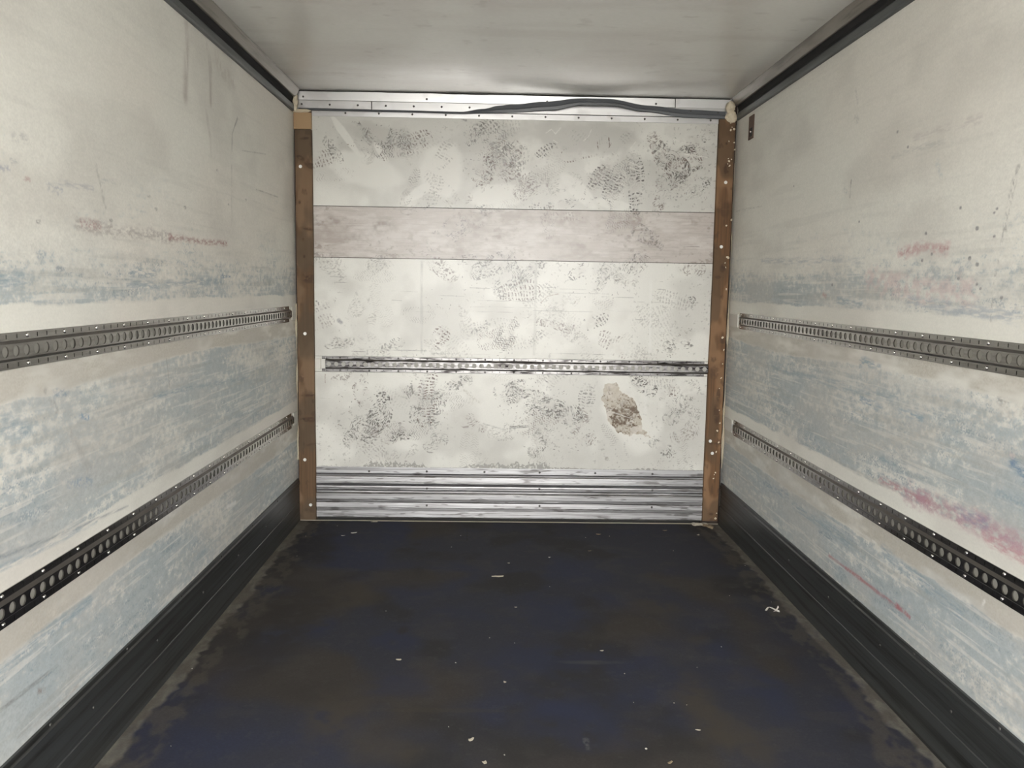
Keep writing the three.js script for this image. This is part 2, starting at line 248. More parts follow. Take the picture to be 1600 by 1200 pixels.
const backMap = (() => {
  const P = new Paint(-1.02, 0.26, 2.04, 1.81, 1003), C = [0.11, 0.10, 0.092], C2 = [0.17, 0.13, 0.115];
  const clean = [0.70, 0.69, 0.64], film = [0.55, 0.54, 0.50];
  P.all((x, y, k) => {
    const d = P.d, g = vn(x * 330, y * 330), f = f3(x * 3.1 + 4, y * 3.6 + 9);
    const plank = y > 1.353 && y < 1.607;
    const t = ss(0.40, 0.58, f + (y > 1.6 ? 0.06 : -0.06));
    for (let c = 0; c < 3; c++) d[k + c] = clean[c] + (film[c] - clean[c]) * t * 0.75;
    if (plank) {                                       // raw, pinkish grey board with printed grain and grime
      P.mix(k, [0.50, 0.455, 0.42], 1);
      P.mix(k, [0.37, 0.32, 0.285], 0.7 * ss(0.46, 0.72, 0.6 * f3(x * 4 + 2, y * 7 + 6) + 0.4 * f3(x * 26, y * 40)));
      P.mix(k, [0.60, 0.565, 0.53], 0.75 * ss(0.46, 0.7, 0.6 * f3(x * 4 + 12, y * 9 + 3) + 0.4 * f3(x * 22 + 7, y * 60)));
      P.mix(k, [0.30, 0.26, 0.23], 0.22 * ss(0.52, 0.75, f3(x * 9 + 33, y * 170 + 3)));
      P.mix(k, [0.26, 0.215, 0.18], 0.6 * ss(0.60, 0.78, 0.5 * f3(x * 5 + 80, y * 8 + 4) + 0.5 * f3(x * 50, y * 70 + 13)));
    } else {
      P.mix(k, [0.48, 0.465, 0.43], 0.22 * ss(0.5, 0.72, f3(x * 9 + 3, y * 9 + 1)));
      P.mix(k, C, 0.30 * ss(0.70, 0.82, f2(x * 85 + 5, y * 85)) * ss(0.46, 0.66, f3(x * 6 + 61, y * 6 + 8)));
    }
    const q = 1 + 0.05 * (g - 0.5); d[k] *= q; d[k + 1] *= q; d[k + 2] *= q;
  });
  // thin greyish film and wiped clean swathes on the top sheet
  for (const [x, y, rx, ry, r, a] of [[-0.655, 1.954, 0.22, 0.07, -0.15, 0.6], [0.329, 1.963, 0.4, 0.09, -0.05, 0.55], [0.623, 1.797, 0.28, 0.13, 0, 0.45], [-0.148, 1.954, 0.22, 0.07, 0.2, 0.35], [-0.829, 1.879, 0.06, 0.09, 0.5, 0.4]]) P.blot(x, y, rx, ry, r, [0.47, 0.46, 0.425], Math.min(1, a * 1.3), { g: 12, lo: 0.05, hi: 0.4, sd: x * 7 });
  for (const [x, y, rx, ry, r] of [[-0.751, 1.788, 0.22, 0.09, -0.2], [-0.369, 1.795, 0.13, 0.16, 0], [-0.081, 1.675, 0.18, 0.07, 0.1], [-0.845, 1.950, 0.15, 0.022, -0.95], [-0.671, 1.873, 0.07, 0.02, -0.95], [0.323, 1.698, 0.14, 0.045, -0.75], [0.381, 1.824, 0.05, 0.03, 0.6], [0.029, 1.808, 0.05, 0.05, 0], [-0.481, 1.683, 0.1, 0.03, 0.6], [0.499, 1.638, 0.12, 0.03, -0.2]]) P.blot(x, y, rx, ry, r, [0.71, 0.70, 0.65], 0.85, { g: 10, lo: 0.0, hi: 0.25, soft: 0.7, rag: 0.35, sd: y * 9 });
  // shoe prints, [x, y, turn, length, width, tread, strength]
  const prints = [[-0.099, 1.840, 0.75, 0.3, 0.15, 1, 0.8], [-0.036, 1.904, -0.6, 0.22, 0.13, 1, 0.6], [-0.116, 1.924, 0.5, 0.18, 0.12, 2, 0.5], [-0.018, 1.770, -0.9, 0.24, 0.12, 1, 0.65], [-0.051, 1.832, 0.2, 0.2, 0.13, 0, 0.45], [0.133, 1.873, 0.6, 0.17, 0.075, 0, 0.75], [0.347, 1.908, 0.35, 0.26, 0.1, 3, 0.8], [0.415, 1.747, 1.0, 0.19, 0.1, 0, 0.85], [0.490, 1.726, 1.1, 0.15, 0.1, 0, 0.85], [0.439, 1.810, 0.9, 0.2, 0.08, 1, 0.5], [0.602, 1.734, 1.62, 0.29, 0.09, 0, 0.85], [0.542, 1.821, 0.3, 0.12, 0.07, 2, 0.5], [0.821, 1.826, 0.8, 0.3, 0.14, 1, 0.85], [0.775, 1.863, -0.7, 0.24, 0.12, 1, 0.7], [0.856, 1.755, 0.3, 0.26, 0.13, 1, 0.7], [0.715, 1.909, -1.1, 0.2, 0.09, 1, 0.6], [0.867, 1.958, 0.1, 0.17, 0.05, 1, 0.7], [0.876, 1.918, 0.1, 0.14, 0.05, 1, 0.7], [0.719, 1.635, 1.2, 0.12, 0.07, 1, 0.7], [0.225, 1.633, 0.15, 0.17, 0.05, 1, 0.8], [0.129, 1.625, 0, 0.16, 0.04, 0, 0.6], [-0.545, 1.907, 0.45, 0.28, 0.09, 0, 0.65], [-0.671, 1.954, -0.4, 0.26, 0.1, 1, 0.55], [-0.617, 1.893, 0.2, 0.2, 0.1, 2, 0.5], [-0.978, 1.830, 0.3, 0.16, 0.08, 0, 0.55], [-0.908, 1.878, -0.9, 0.15, 0.05, 1, 0.5], [-0.519, 1.708, 1.25, 0.2, 0.05, 2, 0.4], [-0.289, 1.646, 0.3, 0.16, 0.06, 1, 0.5], [-0.203, 1.984, 1.0, 0.16, 0.08, 1, 0.65], [-0.124, 2.017, 0.7, 0.14, 0.08, 0, 0.55], [0.079, 1.725, 0.6, 0.2, 0.12, 1, 0.55], [0.239, 1.728, 0.4, 0.2, 0.1, 1, 0.3], [-0.448, 1.637, 0.9, 0.14, 0.07, 1, 0.5], [0.172, 1.553, 1.57, 0.18, 0.09, 1, 0.4], [-0.208, 1.546, 0.6, 0.22, 0.1, 1, 0.45], [0.666, 1.476, -0.7, 0.2, 0.1, 1, 0.5], [0.242, 1.576, 0, 0.2, 0.04, 0, 0.5], [-0.335, 1.481, 0.6, 0.26, 0.12, 1, 0.4], [0.550, 1.560, 0.4, 0.2, 0.1, 2, 0.35], [-0.367, 1.311, -0.5, 0.2, 0.1, 1, 0.55], [-0.108, 1.325, 0.4, 0.26, 0.11, 1, 0.55], [-0.222, 1.355, 0.1, 0.22, 0.06, 1, 0.5], [0.030, 1.199, 0.1, 0.22, 0.11, 0, 0.65], [-0.026, 1.246, 0.9, 0.2, 0.12, 1, 0.55], [0.086, 1.296, 0.6, 0.16, 0.08, 1, 0.5], [-0.377, 0.956, 0.9, 0.13, 0.09, 0, 0.8], [-0.137, 0.985, 0.3, 0.16, 0.1, 1, 0.55], [-0.038, 0.970, 1.0, 0.19, 0.1, 2, 0.7], [-0.087, 0.953, 0.2, 0.2, 0.12, 2, 0.5], [0.418, 1.059, 0.6, 0.14, 0.09, 0, 0.7], [0.330, 1.300, 0.5, 0.12, 0.07, 1, 0.6], [0.520, 0.936, -0.5, 0.2, 0.11, 0, 0.55], [0.589, 1.327, 0.6, 0.22, 0.1, 1, 0.55], [0.460, 1.286, 1.1, 0.2, 0.07, 1, 0.45], [0.239, 1.023, -0.2, 0.26, 0.05, 1, 0.6], [0.125, 0.956, 0.8, 0.12, 0.05, 0, 0.5], [0.865, 0.957, 0.4, 0.2, 0.1, 1, 0.6], [0.916, 1.326, 0.2, 0.12, 0.08, 1, 0.45], [0.890, 1.163, 0.2, 0.08, 0.04, 1, 0.7], [-0.973, 1.119, 0.5, 0.16, 0.07, 0, 0.5], [-0.981, 1.022, 0.4, 0.16, 0.07, 0, 0.4], [-0.885, 0.926, 0.2, 0.16, 0.07, 1, 0.5], [-0.618, 0.913, 0.4, 0.14, 0.06, 1, 0.5], [-0.321, 1.226, 1.3, 0.08, 0.04, 0, 0.7], [-0.770, 1.138, 1.0, 0.2, 0.1, 1, 0.25], [-0.656, 1.348, 0.5, 0.2, 0.1, 1, 0.3], [-0.435, 0.636, 1.45, 0.3, 0.11, 0, 0.8], [-0.494, 0.612, 1.5, 0.2, 0.08, 1, 0.65], [-0.389, 0.586, 1.3, 0.22, 0.08, 1, 0.6], [-0.750, 0.632, -1.0, 0.2, 0.1, 1, 0.7], [-0.697, 0.516, 1.1, 0.24, 0.12, 1, 0.7], [-0.790, 0.465, 0.9, 0.2, 0.12, 1, 0.55], [-0.675, 0.449, 0.3, 0.26, 0.12, 1, 0.45], [-0.576, 0.467, 0.3, 0.16, 0.1, 1, 0.7], [-0.658, 0.643, 0.2, 0.08, 0.08, 1, 0.8], [-0.837, 0.746, 0.3, 0.2, 0.08, 1, 0.45], [-0.291, 0.720, 0.3, 0.18, 0.07, 1, 0.65], [-0.394, 0.419, 0.7, 0.14, 0.1, 1, 0.4], [-0.247, 0.538, -0.4, 0.26, 0.09, 1, 0.5], [-0.001, 0.698, 0.2, 0.2, 0.09, 1, 0.65], [0.082, 0.642, -0.4, 0.3, 0.14, 1, 0.65], [0.150, 0.543, 0.5, 0.26, 0.12, 2, 0.5], [0.232, 0.594, -0.3, 0.28, 0.12, 1, 0.7], [0.380, 0.629, 1.4, 0.18, 0.09, 0, 0.55], [0.349, 0.529, 1.0, 0.2, 0.08, 1, 0.5], [0.152, 0.426, 1.0, 0.2, 0.1, 1, 0.5], [0.668, 0.733, -0.6, 0.18, 0.09, 1, 0.75], [0.809, 0.695, 0.3, 0.12, 0.06, 1, 0.65], [0.899, 0.670, 1.1, 0.2, 0.1, 1, 0.45], [0.880, 0.569, 0.2, 0.2, 0.1, 1, 0.45], [0.917, 0.485, 0.5, 0.2, 0.1, 1, 0.4], [-0.178, 0.321, 0.4, 0.12, 0.06, 1, 0.5], [0.786, 0.399, -0.5, 0.16, 0.07, 1, 0.55], [0.385, 0.428, 0.6, 0.12, 0.06, 1, 0.5], [-0.527, 0.684, 1.0, 0.14, 0.06, 1, 0.6]];
  // brownish smudges on the bare board
  for (const [x, y, rx, ry, a] of [[-0.912, 1.528, 0.09, 0.05, 0.5], [-0.672, 1.516, 0.1, 0.05, 0.6], [-0.191, 1.537, 0.1, 0.06, 0.65], [-0.277, 1.409, 0.1, 0.05, 0.55], [0.211, 1.551, 0.12, 0.05, 0.5], [0.614, 1.561, 0.1, 0.05, 0.6], [0.683, 1.463, 0.07, 0.06, 0.65], [-0.784, 1.451, 0.14, 0.04, 0.35], [-0.496, 1.456, 0.08, 0.05, 0.4], [0.311, 1.428, 0.12, 0.04, 0.35], [0.906, 1.566, 0.06, 0.04, 0.5], [-0.014, 1.483, 0.12, 0.05, 0.35]]) P.blot(x, y, rx, ry, 0, [0.27, 0.22, 0.185], a, { g: 45, lo: 0.25, hi: 0.75, soft: 0.1, sd: x * 11 });
  prints.forEach(([x, y, r, l, w, kd, a], i) => { P.blot(x, y, l * 0.5, w * 0.55, r, [0.50, 0.47, 0.44], 0.5 * a, { g: 50, lo: 0.3, hi: 0.7, soft: 0.3, sd: i }); P.print(x, y, r, l, w, kd, i % 3 ? C : C2, Math.min(1, a * 1.25), i * 3.7); });
  // faint older prints between the clear ones
  for (let i = 0; i < 90; i++) { const y = rr(0.32, 2.0); if (y > 1.34 && y < 1.62) continue; P.print(rr(-0.95, 0.95), y, rr(-1.5, 1.5), rr(0.12, 0.27), rr(0.06, 0.11), Math.floor(rnd() * 3), [0.22, 0.20, 0.185], rr(0.2, 0.5), 400 + i * 5.3); }
  // scattered tread dots and nicks
  for (const [cx, cy, sx, sy, n] of [[-0.115, 1.846, 0.16, 0.15, 90], [0.815, 1.826, 0.16, 0.17, 90], [-0.789, 0.581, 0.14, 0.16, 60], [-0.428, 0.586, 0.1, 0.14, 60], [0.099, 0.626, 0.2, 0.13, 90], [-0.006, 0.987, 0.16, 0.12, 50], [0.412, 1.253, 0.25, 0.12, 45], [0.849, 0.934, 0.12, 0.1, 40], [-0.269, 1.178, 0.2, 0.1, 20], [0.433, 1.700, 0.15, 0.1, 30], [0.727, 0.667, 0.2, 0.12, 40], [-0.655, 1.929, 0.2, 0.08, 40], [-0.331, 0.852, 0.6, 0.02, 20], [0.201, 0.460, 0.3, 0.1, 35]])
    for (let i = 0; i < n; i++) { const a = rnd() * 6.283, q = Math.sqrt(rnd()); P.dash(cx + Math.cos(a) * q * sx, cy + Math.sin(a) * q * sy, rr(0.004, 0.013), rr(0.0025, 0.005), rr(-1.2, 1.6), rnd() < 0.7 ? SOOT : BROWN, rr(0.35, 0.85)); }
  // long horizontal scratches
  for (const [x, y, l] of [[-0.891, 1.258, 0.07], [-0.866, 1.230, 0.1], [-0.715, 1.264, 0.06], [-0.553, 1.190, 0.13], [-0.876, 1.178, 0.03], [-0.592, 1.144, 0.05], [-0.333, 1.171, 0.16], [-0.463, 1.088, 0.12], [-0.105, 1.093, 0.2], [0.253, 1.102, 0.3], [-0.008, 1.117, 0.4], [0.300, 1.213, 0.13], [0.529, 1.177, 0.16], [0.726, 1.154, 0.19], [0.564, 1.106, 0.16], [0.680, 1.063, 0.11], [0.732, 1.261, 0.05], [0.750, 1.220, 0.04], [0.275, 0.886, 0.08], [-0.787, 0.881, 0.07], [-0.592, 0.891, 0.3], [-0.266, 0.876, 0.3], [0.324, 0.884, 0.3], [0.686, 0.889, 0.04], [0.333, 1.194, 0.3], [-0.041, 1.149, 0.28], [-0.172, 1.212, 0.1], [0.185, 1.221, 0.08], [0.777, 1.106, 0.03], [0.791, 1.175, 0.09], [-0.959, 0.639, 0.05], [0.895, 1.438, 0.08]]) {
    P.smear([[x - l / 2, y], [x + l / 2, y - 0.002]], rr(0.002, 0.004), SOOT, rr(0.35, 0.75), { gx: 9, gy: 200, lo: 0.3, hi: 0.65, sd: x * 9 + y * 31 }); }
  for (const [a, b] of [[[-0.958, 0.761], [-0.958, 0.718]], [[0.138, 1.142], [0.170, 1.175]], [[0.170, 1.175], [0.228, 1.189]]]) P.smear([a, b], 0.004, [0.25, 0.18, 0.14], 0.8, { lo: 0.1 });
  P.smear([[-0.005, 0.498], [0.084, 0.505]], 0.010, [0.08, 0.07, 0.065], 0.95, { gx: 30, gy: 200, lo: 0.1 });
  P.smear([[-0.887, 1.039], [-0.874, 1.027]], 0.014, [0.30, 0.29, 0.30], 0.9, { lo: 0, hi: 0.2 }); P.smear([[-0.848, 0.991], [-0.813, 0.927]], 0.006, [0.75, 0.74, 0.70], 0.8, { lo: 0 });
  P.smear([[-0.248, 0.688], [-0.165, 0.623]], 0.010, [0.40, 0.37, 0.32], 0.6, { gx: 100, gy: 100 }); P.smear([[-0.147, 0.516], [-0.031, 0.484]], 0.006, SOOT, 0.6, { gx: 20 });
  P.smear([[0.497, 0.342], [0.497, 0.338]], 0.012, [0.3, 0.27, 0.24], 0.9, { lo: 0.0 });
  // pale scratches
  for (const q of [[[0.147, 1.982], [0.175, 2.001], [0.195, 1.979], [0.220, 2.008]], [[0.336, 1.948], [0.361, 1.973], [0.373, 2.002]], [[0.777, 1.963], [0.875, 1.940]], [[0.844, 1.892], [0.958, 1.879]], [[0.566, 1.850], [0.631, 1.823]], [[0.574, 1.822], [0.622, 1.804]], [[0.186, 1.948], [0.205, 1.936]], [[0.119, 1.313], [0.314, 1.284]], [[0.571, 1.915], [0.595, 1.947]]]) P.smear(q, 0.0045, [0.76, 0.75, 0.70], 0.65, { lo: 0.1, hi: 0.5 });
  // studs behind the sheet showing through as grey and pale bars
  for (const [xa, w, c] of [[-0.467, 1.335, [0.40, 0.39, 0.37]], [0.111, 1.345, [0.43, 0.42, 0.39]]].map((q) => [q[0], 0.011, q[2]])) P.smear([[xa, 1.34], [xa, 0.88]], w, c, 0.62, { gx: 40, gy: 10, lo: 0.1, hi: 0.6 });
  P.smear([[0.696, 1.258], [0.702, 0.899]], 0.010, [0.74, 0.73, 0.69], 0.8, { gx: 40, gy: 10, lo: 0.1, hi: 0.5 });
  P.smear([[0.689, 0.693], [0.690, 0.567]], 0.012, [0.72, 0.71, 0.67], 0.8, { lo: 0.1 }); P.smear([[-0.461, 0.751], [-0.458, 0.552]], 0.010, [0.45, 0.44, 0.42], 0.4, { lo: 0.1 });
  // the brown stain right of the middle
  const stain = [[0.476, 0.731], [0.532, 0.741], [0.567, 0.692], [0.627, 0.659], [0.660, 0.583], [0.680, 0.493], [0.731, 0.453], [0.677, 0.466], [0.634, 0.472], [0.614, 0.461], [0.550, 0.481], [0.498, 0.537], [0.483, 0.597], [0.462, 0.657]];
  const inside = (x, y) => { let c = false; for (let i = 0, j = stain.length - 1; i < stain.length; j = i++) { const [a, b] = stain[i], [e, f] = stain[j]; if ((b > y) !== (f > y) && x < (e - a) * (y - b) / (f - b) + a) c = !c; } return c; };
  P.each(0.3, 0.8, 0.4, 0.8, (x, y, k) => {
    const jx = x + 0.016 * (f2(x * 60, y * 60) - 0.5), jy = y + 0.016 * (f2(x * 60 + 9, y * 60 + 3) - 0.5);
    if (!inside(jx, jy)) return;
    P.mix(k, [0.39, 0.325, 0.245], 0.5 + 0.4 * f2(x * 40, y * 40));
    P.mix(k, [0.12, 0.08, 0.05], 0.95 * ss(0.56 - 0.20 * (1 - ss(0.2, 1, Math.hypot((x - 0.592) / 0.10, (y - 0.555) / 0.16))), 0.72, 0.05 + 0.5 * f3(x * 30 + 3, y * 30) + 0.5 * f2(x * 130, y * 130)) * (y < 0.70 ? 1 : 0.3));
    P.mix(k, [0.62, 0.58, 0.52], 0.8 * ss(0.58, 0.70, f3(x * 30 + 70, y * 30 + 8)) * (y < 0.60 ? 1 : 0.4));
  });
  P.smear([[0.480, 0.597], [0.631, 0.549]], 0.004, [0.72, 0.70, 0.64], 0.8, { lo: 0.1 });
  // wet grime creeping up from the kick plate, soot near the top edge
  P.each(-1, 1, 0.28, 0.34, (x, y, k) => {
    const h = 0.284 + 0.034 * Math.max(0, ss(0.44, 0.66, f2(x * 7 + 2, 3)) * (0.6 + 0.8 * (vn(x * 120, 5) - 0.4))) * (x < 0.2 ? 1 : 0.25);
    if (y < h) P.mix(k, [0.27, 0.26, 0.24], 0.75 * ss(0.25, 0.5, f2(x * 130, y * 130)));
  });
  P.smear([[-0.339, 2.049], [-0.301, 2.053], [-0.251, 2.036]], 0.007, SOOT, 0.85, { lo: 0.1 });
  P.smear([[-0.256, 1.971], [-0.256, 1.968]], 0.01, SOOT, 0.6);
  return P.texture();
})();

const floorMap = (() => {
  const P = new Paint(-HW, 0, 2 * HW, 3.3, 600);
  P.all((x, z, k) => {
    const d = P.d, n = f3(x * 2.6 + 5, z * 2.2 + 1), g = vn(x * 300, z * 300), base = [0.029, 0.030, 0.040];
    d[k] = base[0]; d[k + 1] = base[1]; d[k + 2] = base[2];
    P.mix(k, [0.025, 0.029, 0.053], 0.8 * ss(0.46, 0.70, f3(x * 3.2 + 15, z * 2.4 + 40)));
    P.mix(k, [0.040, 0.034, 0.028], 0.8 * ss(0.50, 0.70, n));
    P.mix(k, [0.024, 0.023, 0.023], 0.8 * ss(0.52, 0.72, f3(x * 4.2 + 55, z * 3.3 + 4)));
    P.mix(k, [0.050, 0.046, 0.044], 0.3 * ss(0.55, 0.75, f3(x * 7 + 85, z * 9 + 4)));
    P.mix(k, [0.055, 0.053, 0.053], 0.22 * ss(0.66, 0.80, f3(x * 40, z * 40 + 20)));
    // settled grit along both kick plates, ragged towards the middle
    const e = HW - Math.abs(x), lim = 0.050 + 0.045 * (f3(z * 5 + (x > 0 ? 3 : 40), 7) - 0.5) + 0.02 * (vn(z * 40, x > 0 ? 1 : 9) - 0.5);
    if (e < lim + 0.02) P.mix(k, [0.17, 0.158, 0.132], 0.75 * ss(lim + 0.012, lim - 0.004, e) * (0.6 + 0.6 * f2(x * 70, z * 25)));
    const lim2 = 0.16 + 0.12 * (f3(z * 4 + (x > 0 ? 30 : 4), 17) - 0.5);
    if (e < lim2) P.mix(k, [0.075, 0.066, 0.054], 0.55 * ss(lim2, lim2 - 0.03, e) * ss(0.35, 0.6, f3(x * 25, z * 14)));
    const q = 1 + 0.22 * (g - 0.5); d[k] *= q; d[k + 1] *= q; d[k + 2] *= q;
  });
  for (const [x, z, rx, rz, a, c] of [[-0.540, 2.012, 0.16, 0.22, 0.7, 0], [-0.357, 2.176, 0.18, 0.1, 0.6, 0], [0.530, 1.966, 0.1, 0.28, 0.7, 0], [0.592, 2.138, 0.14, 0.2, 0.6, 0], [-0.619, 1.071, 0.16, 0.2, 0.6, 0], [0.553, 1.181, 0.14, 0.12, 0.6, 0], [-0.824, 1.270, 0.2, 0.3, 0.7, 1], [-0.831, 1.598, 0.15, 0.3, 0.6, 1], [-0.626, 1.861, 0.16, 0.12, 0.4, 1], [-0.419, 1.490, 0.12, 0.12, 0.7, 2], [-0.706, 1.385, 0.08, 0.12, 0.7, 2], [0.103, 1.633, 0.3, 0.2, 0.6, 2], [0.152, 2.006, 0.25, 0.25, 0.6, 2], [-0.381, 1.818, 0.16, 0.12, 0.5, 2], [0.757, 1.847, 0.1, 0.25, 0.7, 2], [0.707, 1.525, 0.1, 0.15, 0.5, 2], [0.128, 1.252, 0.25, 0.3, 0.5, 2], [-0.208, 1.258, 0.2, 0.2, 0.4, 2], [0.228, 1.655, 0.14, 0.02, 0.5, 3], [0.631, 1.474, 0.08, 0.05, 0.5, 0], [-0.293, 0.588, 0.1, 0.1, 0.5, 1], [-0.406, 1.408, 0.03, 0.05, 0.8, 1], [-0.455, 0.403, 0.05, 0.04, 0.6, 1], [-0.216, 1.973, 0.3, 0.02, 0.4, 0]])
    P.blot(x, z, rx, rz, 0, [[0.050, 0.042, 0.032], [0.026, 0.023, 0.021], [0.023, 0.028, 0.055], [0.075, 0.070, 0.066]][c], a, { g: 18, lo: 0.1, hi: 0.5, soft: 0.2, sd: x * 5 });
  P.smear([[-0.035, 0.898], [-0.012, 1.058]], 0.004, [0.02, 0.02, 0.02], 0.8, { lo: 0 }); P.smear([[-0.223, 0.072], [-0.214, 0.345]], 0.004, [0.02, 0.02, 0.02], 0.7, { lo: 0 });
  P.smear([[0.167, 2.125], [0.167, 2.173]], 0.012, [0.12, 0.115, 0.11], 0.7); P.smear([[-1.058, 1.274], [-1.018, 1.211]], 0.010, [0.06, 0.05, 0.04], 0.7);
  return P.texture();
})();
const ceilMap = (() => {
  const P = new Paint(-HW, 0, 2 * HW, 6.4, 200);
  P.all((x, z, k) => {
    const d = P.d; d[k] = 0.76; d[k + 1] = 0.75; d[k + 2] = 0.71;
    P.mix(k, [0.68, 0.645, 0.61], 0.5 * ss(0.45, 0.7, f3(x * 2.4 + 4, z * 3 + 9)));
    P.mix(k, [0.63, 0.60, 0.565], 0.4 * ss(0.45, 0.75, f3(x * 2 + 44, z * 9 + 9)));
    P.mix(k, [0.50, 0.47, 0.44], 0.3 * ss(0.70, 0.85, f3(x * 14 + 44, z * 17 + 9)));
    const q = 1 + 0.04 * (vn(x * 90, z * 90) - 0.5); d[k] *= q; d[k + 1] *= q; d[k + 2] *= q;
  });
  return P.texture();
})();
function woodMap(sd, knots, tint = [1, 1, 1]) {
  const P = new Paint(0, 0, 0.11, 2.2, 930);
  P.w = 102; 
  P.all((x, y, k) => {
    const d = P.d, w = x + 0.012 * (f2(x * 8 + sd, y * 3 + sd) - 0.5), gr = f3(w * 160 + sd, y * 3.2), fine = vn(w * 700 + sd, y * 12);
    const base = [0.128, 0.073, 0.035], dark = [0.066, 0.036, 0.017], pale = [0.20, 0.126, 0.072];
    d[k] = base[0]; d[k + 1] = base[1]; d[k + 2] = base[2];
    P.mix(k, dark, 0.45 * ss(0.45, 0.7, gr) + 0.15 * fine); P.mix(k, pale, 0.8 * ss(0.48, 0.60, f3(x * 11 + sd * 2, y * 5 + sd)));
    P.mix(k, [0.085, 0.058, 0.034], 0.75 * ss(0.48, 0.62, f3(x * 9 + sd * 3, y * 4.2 + 11)));
    for (let c = 0; c < 3; c++) d[k + c] *= tint[c];
    P.mix(k, [0.055, 0.03, 0.016], 0.5 * ss(0.66, 0.8, f3(x * 30 + sd, y * 16 + 31)));
  });
  for (const [x, y, rx, ry, r, a] of knots) { P.blot(x, y, rx, ry, r, [0.045, 0.022, 0.012], a, { g: 70, lo: 0.1, hi: 0.5, rag: 0.5, sd: y * 9 }); P.blot(x, y, rx * 1.7, ry * 2, r, [0.10, 0.055, 0.025], a * 0.5, { g: 30, sd: y * 3 }); }
  return P.texture();
}
const woodLeft = woodMap(2.2, [[0.03, 1.835, 0.03, 0.012, -0.5, 0.8], [0.075, 1.80, 0.04, 0.018, -0.4, 0.7], [0.05, 1.93, 0.03, 0.008, 0.15, 0.7], [0.06, 1.49, 0.035, 0.007, -0.1, 0.8], [0.035, 1.44, 0.006, 0.008, 0, 0.9], [0.04, 1.355, 0.008, 0.012, 0, 0.9], [0.07, 1.245, 0.05, 0.028, 0.1, 0.9], [0.035, 1.26, 0.010, 0.012, 0, 0.9], [0.02, 1.62, 0.006, 0.008, 0, 0.7], [0.06, 0.655, 0.05, 0.009, 0.05, 0.9], [0.055, 0.53, 0.06, 0.016, 0, 0.95], [0.09, 0.56, 0.03, 0.02, 0, 0.5], [0.02, 0.74, 0.015, 0.03, 0, 0.5], [0.06, 0.40, 0.03, 0.008, 0.2, 0.5]]);
const woodRight = woodMap(8.6, [[0.045, 1.82, 0.018, 0.035, 0, 0.95], [0.04, 1.945, 0.007, 0.008, 0, 0.8], [0.05, 1.33, 0.02, 0.03, 0, 0.7], [0.025, 1.285, 0.02, 0.012, 0, 0.6], [0.065, 0.965, 0.02, 0.022, 0, 0.7], [0.05, 0.58, 0.02, 0.06, 0.1, 0.95], [0.055, 0.68, 0.012, 0.05, 0, 0.7], [0.045, 0.055, 0.015, 0.009, 0, 0.95], [0.05, 1.62, 0.03, 0.05, 0, 0.5], [0.03, 0.8, 0.03, 0.05, 0, 0.4], [0.05, 0.43, 0.05, 0.008, 0, 0.6]], [1.22, 1.1, 0.98]);
function metalMap(base, dirt, amount, sx, sy, sd) {     // brushed and grimy metal, 1 m square, repeats
  const P = new Paint(0, 0, 1, 1, 512);
  P.all((x, y, k) => {
    const d = P.d, s = f3(x * sx + sd, y * sy + sd), b = f3(x * sx * 0.4 + sd, y * sy * 0.25 + 4);
    d[k] = base[0]; d[k + 1] = base[1]; d[k + 2] = base[2];
    P.mix(k, dirt, amount * ss(0.40, 0.72, 0.55 * s + 0.45 * b) + 0.5 * amount * ss(0.62, 0.78, f3(x * 28 + sd, y * 28)));
  });
  return P.texture(true);
}

const ribMap = (() => {                                  // worn aluminium with streaky grime and groove shade painted into the colour
  const P = new Paint(-1.02, 0, 2.04, 0.29, 800);
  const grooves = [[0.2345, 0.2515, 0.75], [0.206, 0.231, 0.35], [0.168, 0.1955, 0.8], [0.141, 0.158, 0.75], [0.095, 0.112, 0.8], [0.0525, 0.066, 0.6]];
  P.all((x, y, k) => {
    const d = P.d, s = f3(x * 2.6 + 3, y * 210), b = f3(x * 7 + 9, y * 330 + 5), jy = y + 0.003 * (f2(x * 9, y * 60) - 0.5);
    d[k] = 0.50; d[k + 1] = 0.495; d[k + 2] = 0.50;
    P.mix(k, [0.22, 0.21, 0.208], 0.8 * ss(0.40, 0.70, 0.6 * s + 0.4 * b));
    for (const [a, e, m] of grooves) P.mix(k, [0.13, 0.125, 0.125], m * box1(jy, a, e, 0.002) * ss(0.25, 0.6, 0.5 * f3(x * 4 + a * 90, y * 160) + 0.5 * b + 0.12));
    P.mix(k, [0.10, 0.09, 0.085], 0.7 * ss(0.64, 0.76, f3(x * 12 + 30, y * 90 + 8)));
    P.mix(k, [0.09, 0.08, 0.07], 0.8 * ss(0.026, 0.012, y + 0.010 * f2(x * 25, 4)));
    P.mix(k, [0.72, 0.72, 0.72], 0.5 * ss(0.66, 0.76, f3(x * 5 + 77, y * 240 + 40)));
  });
  return P.texture();
})();

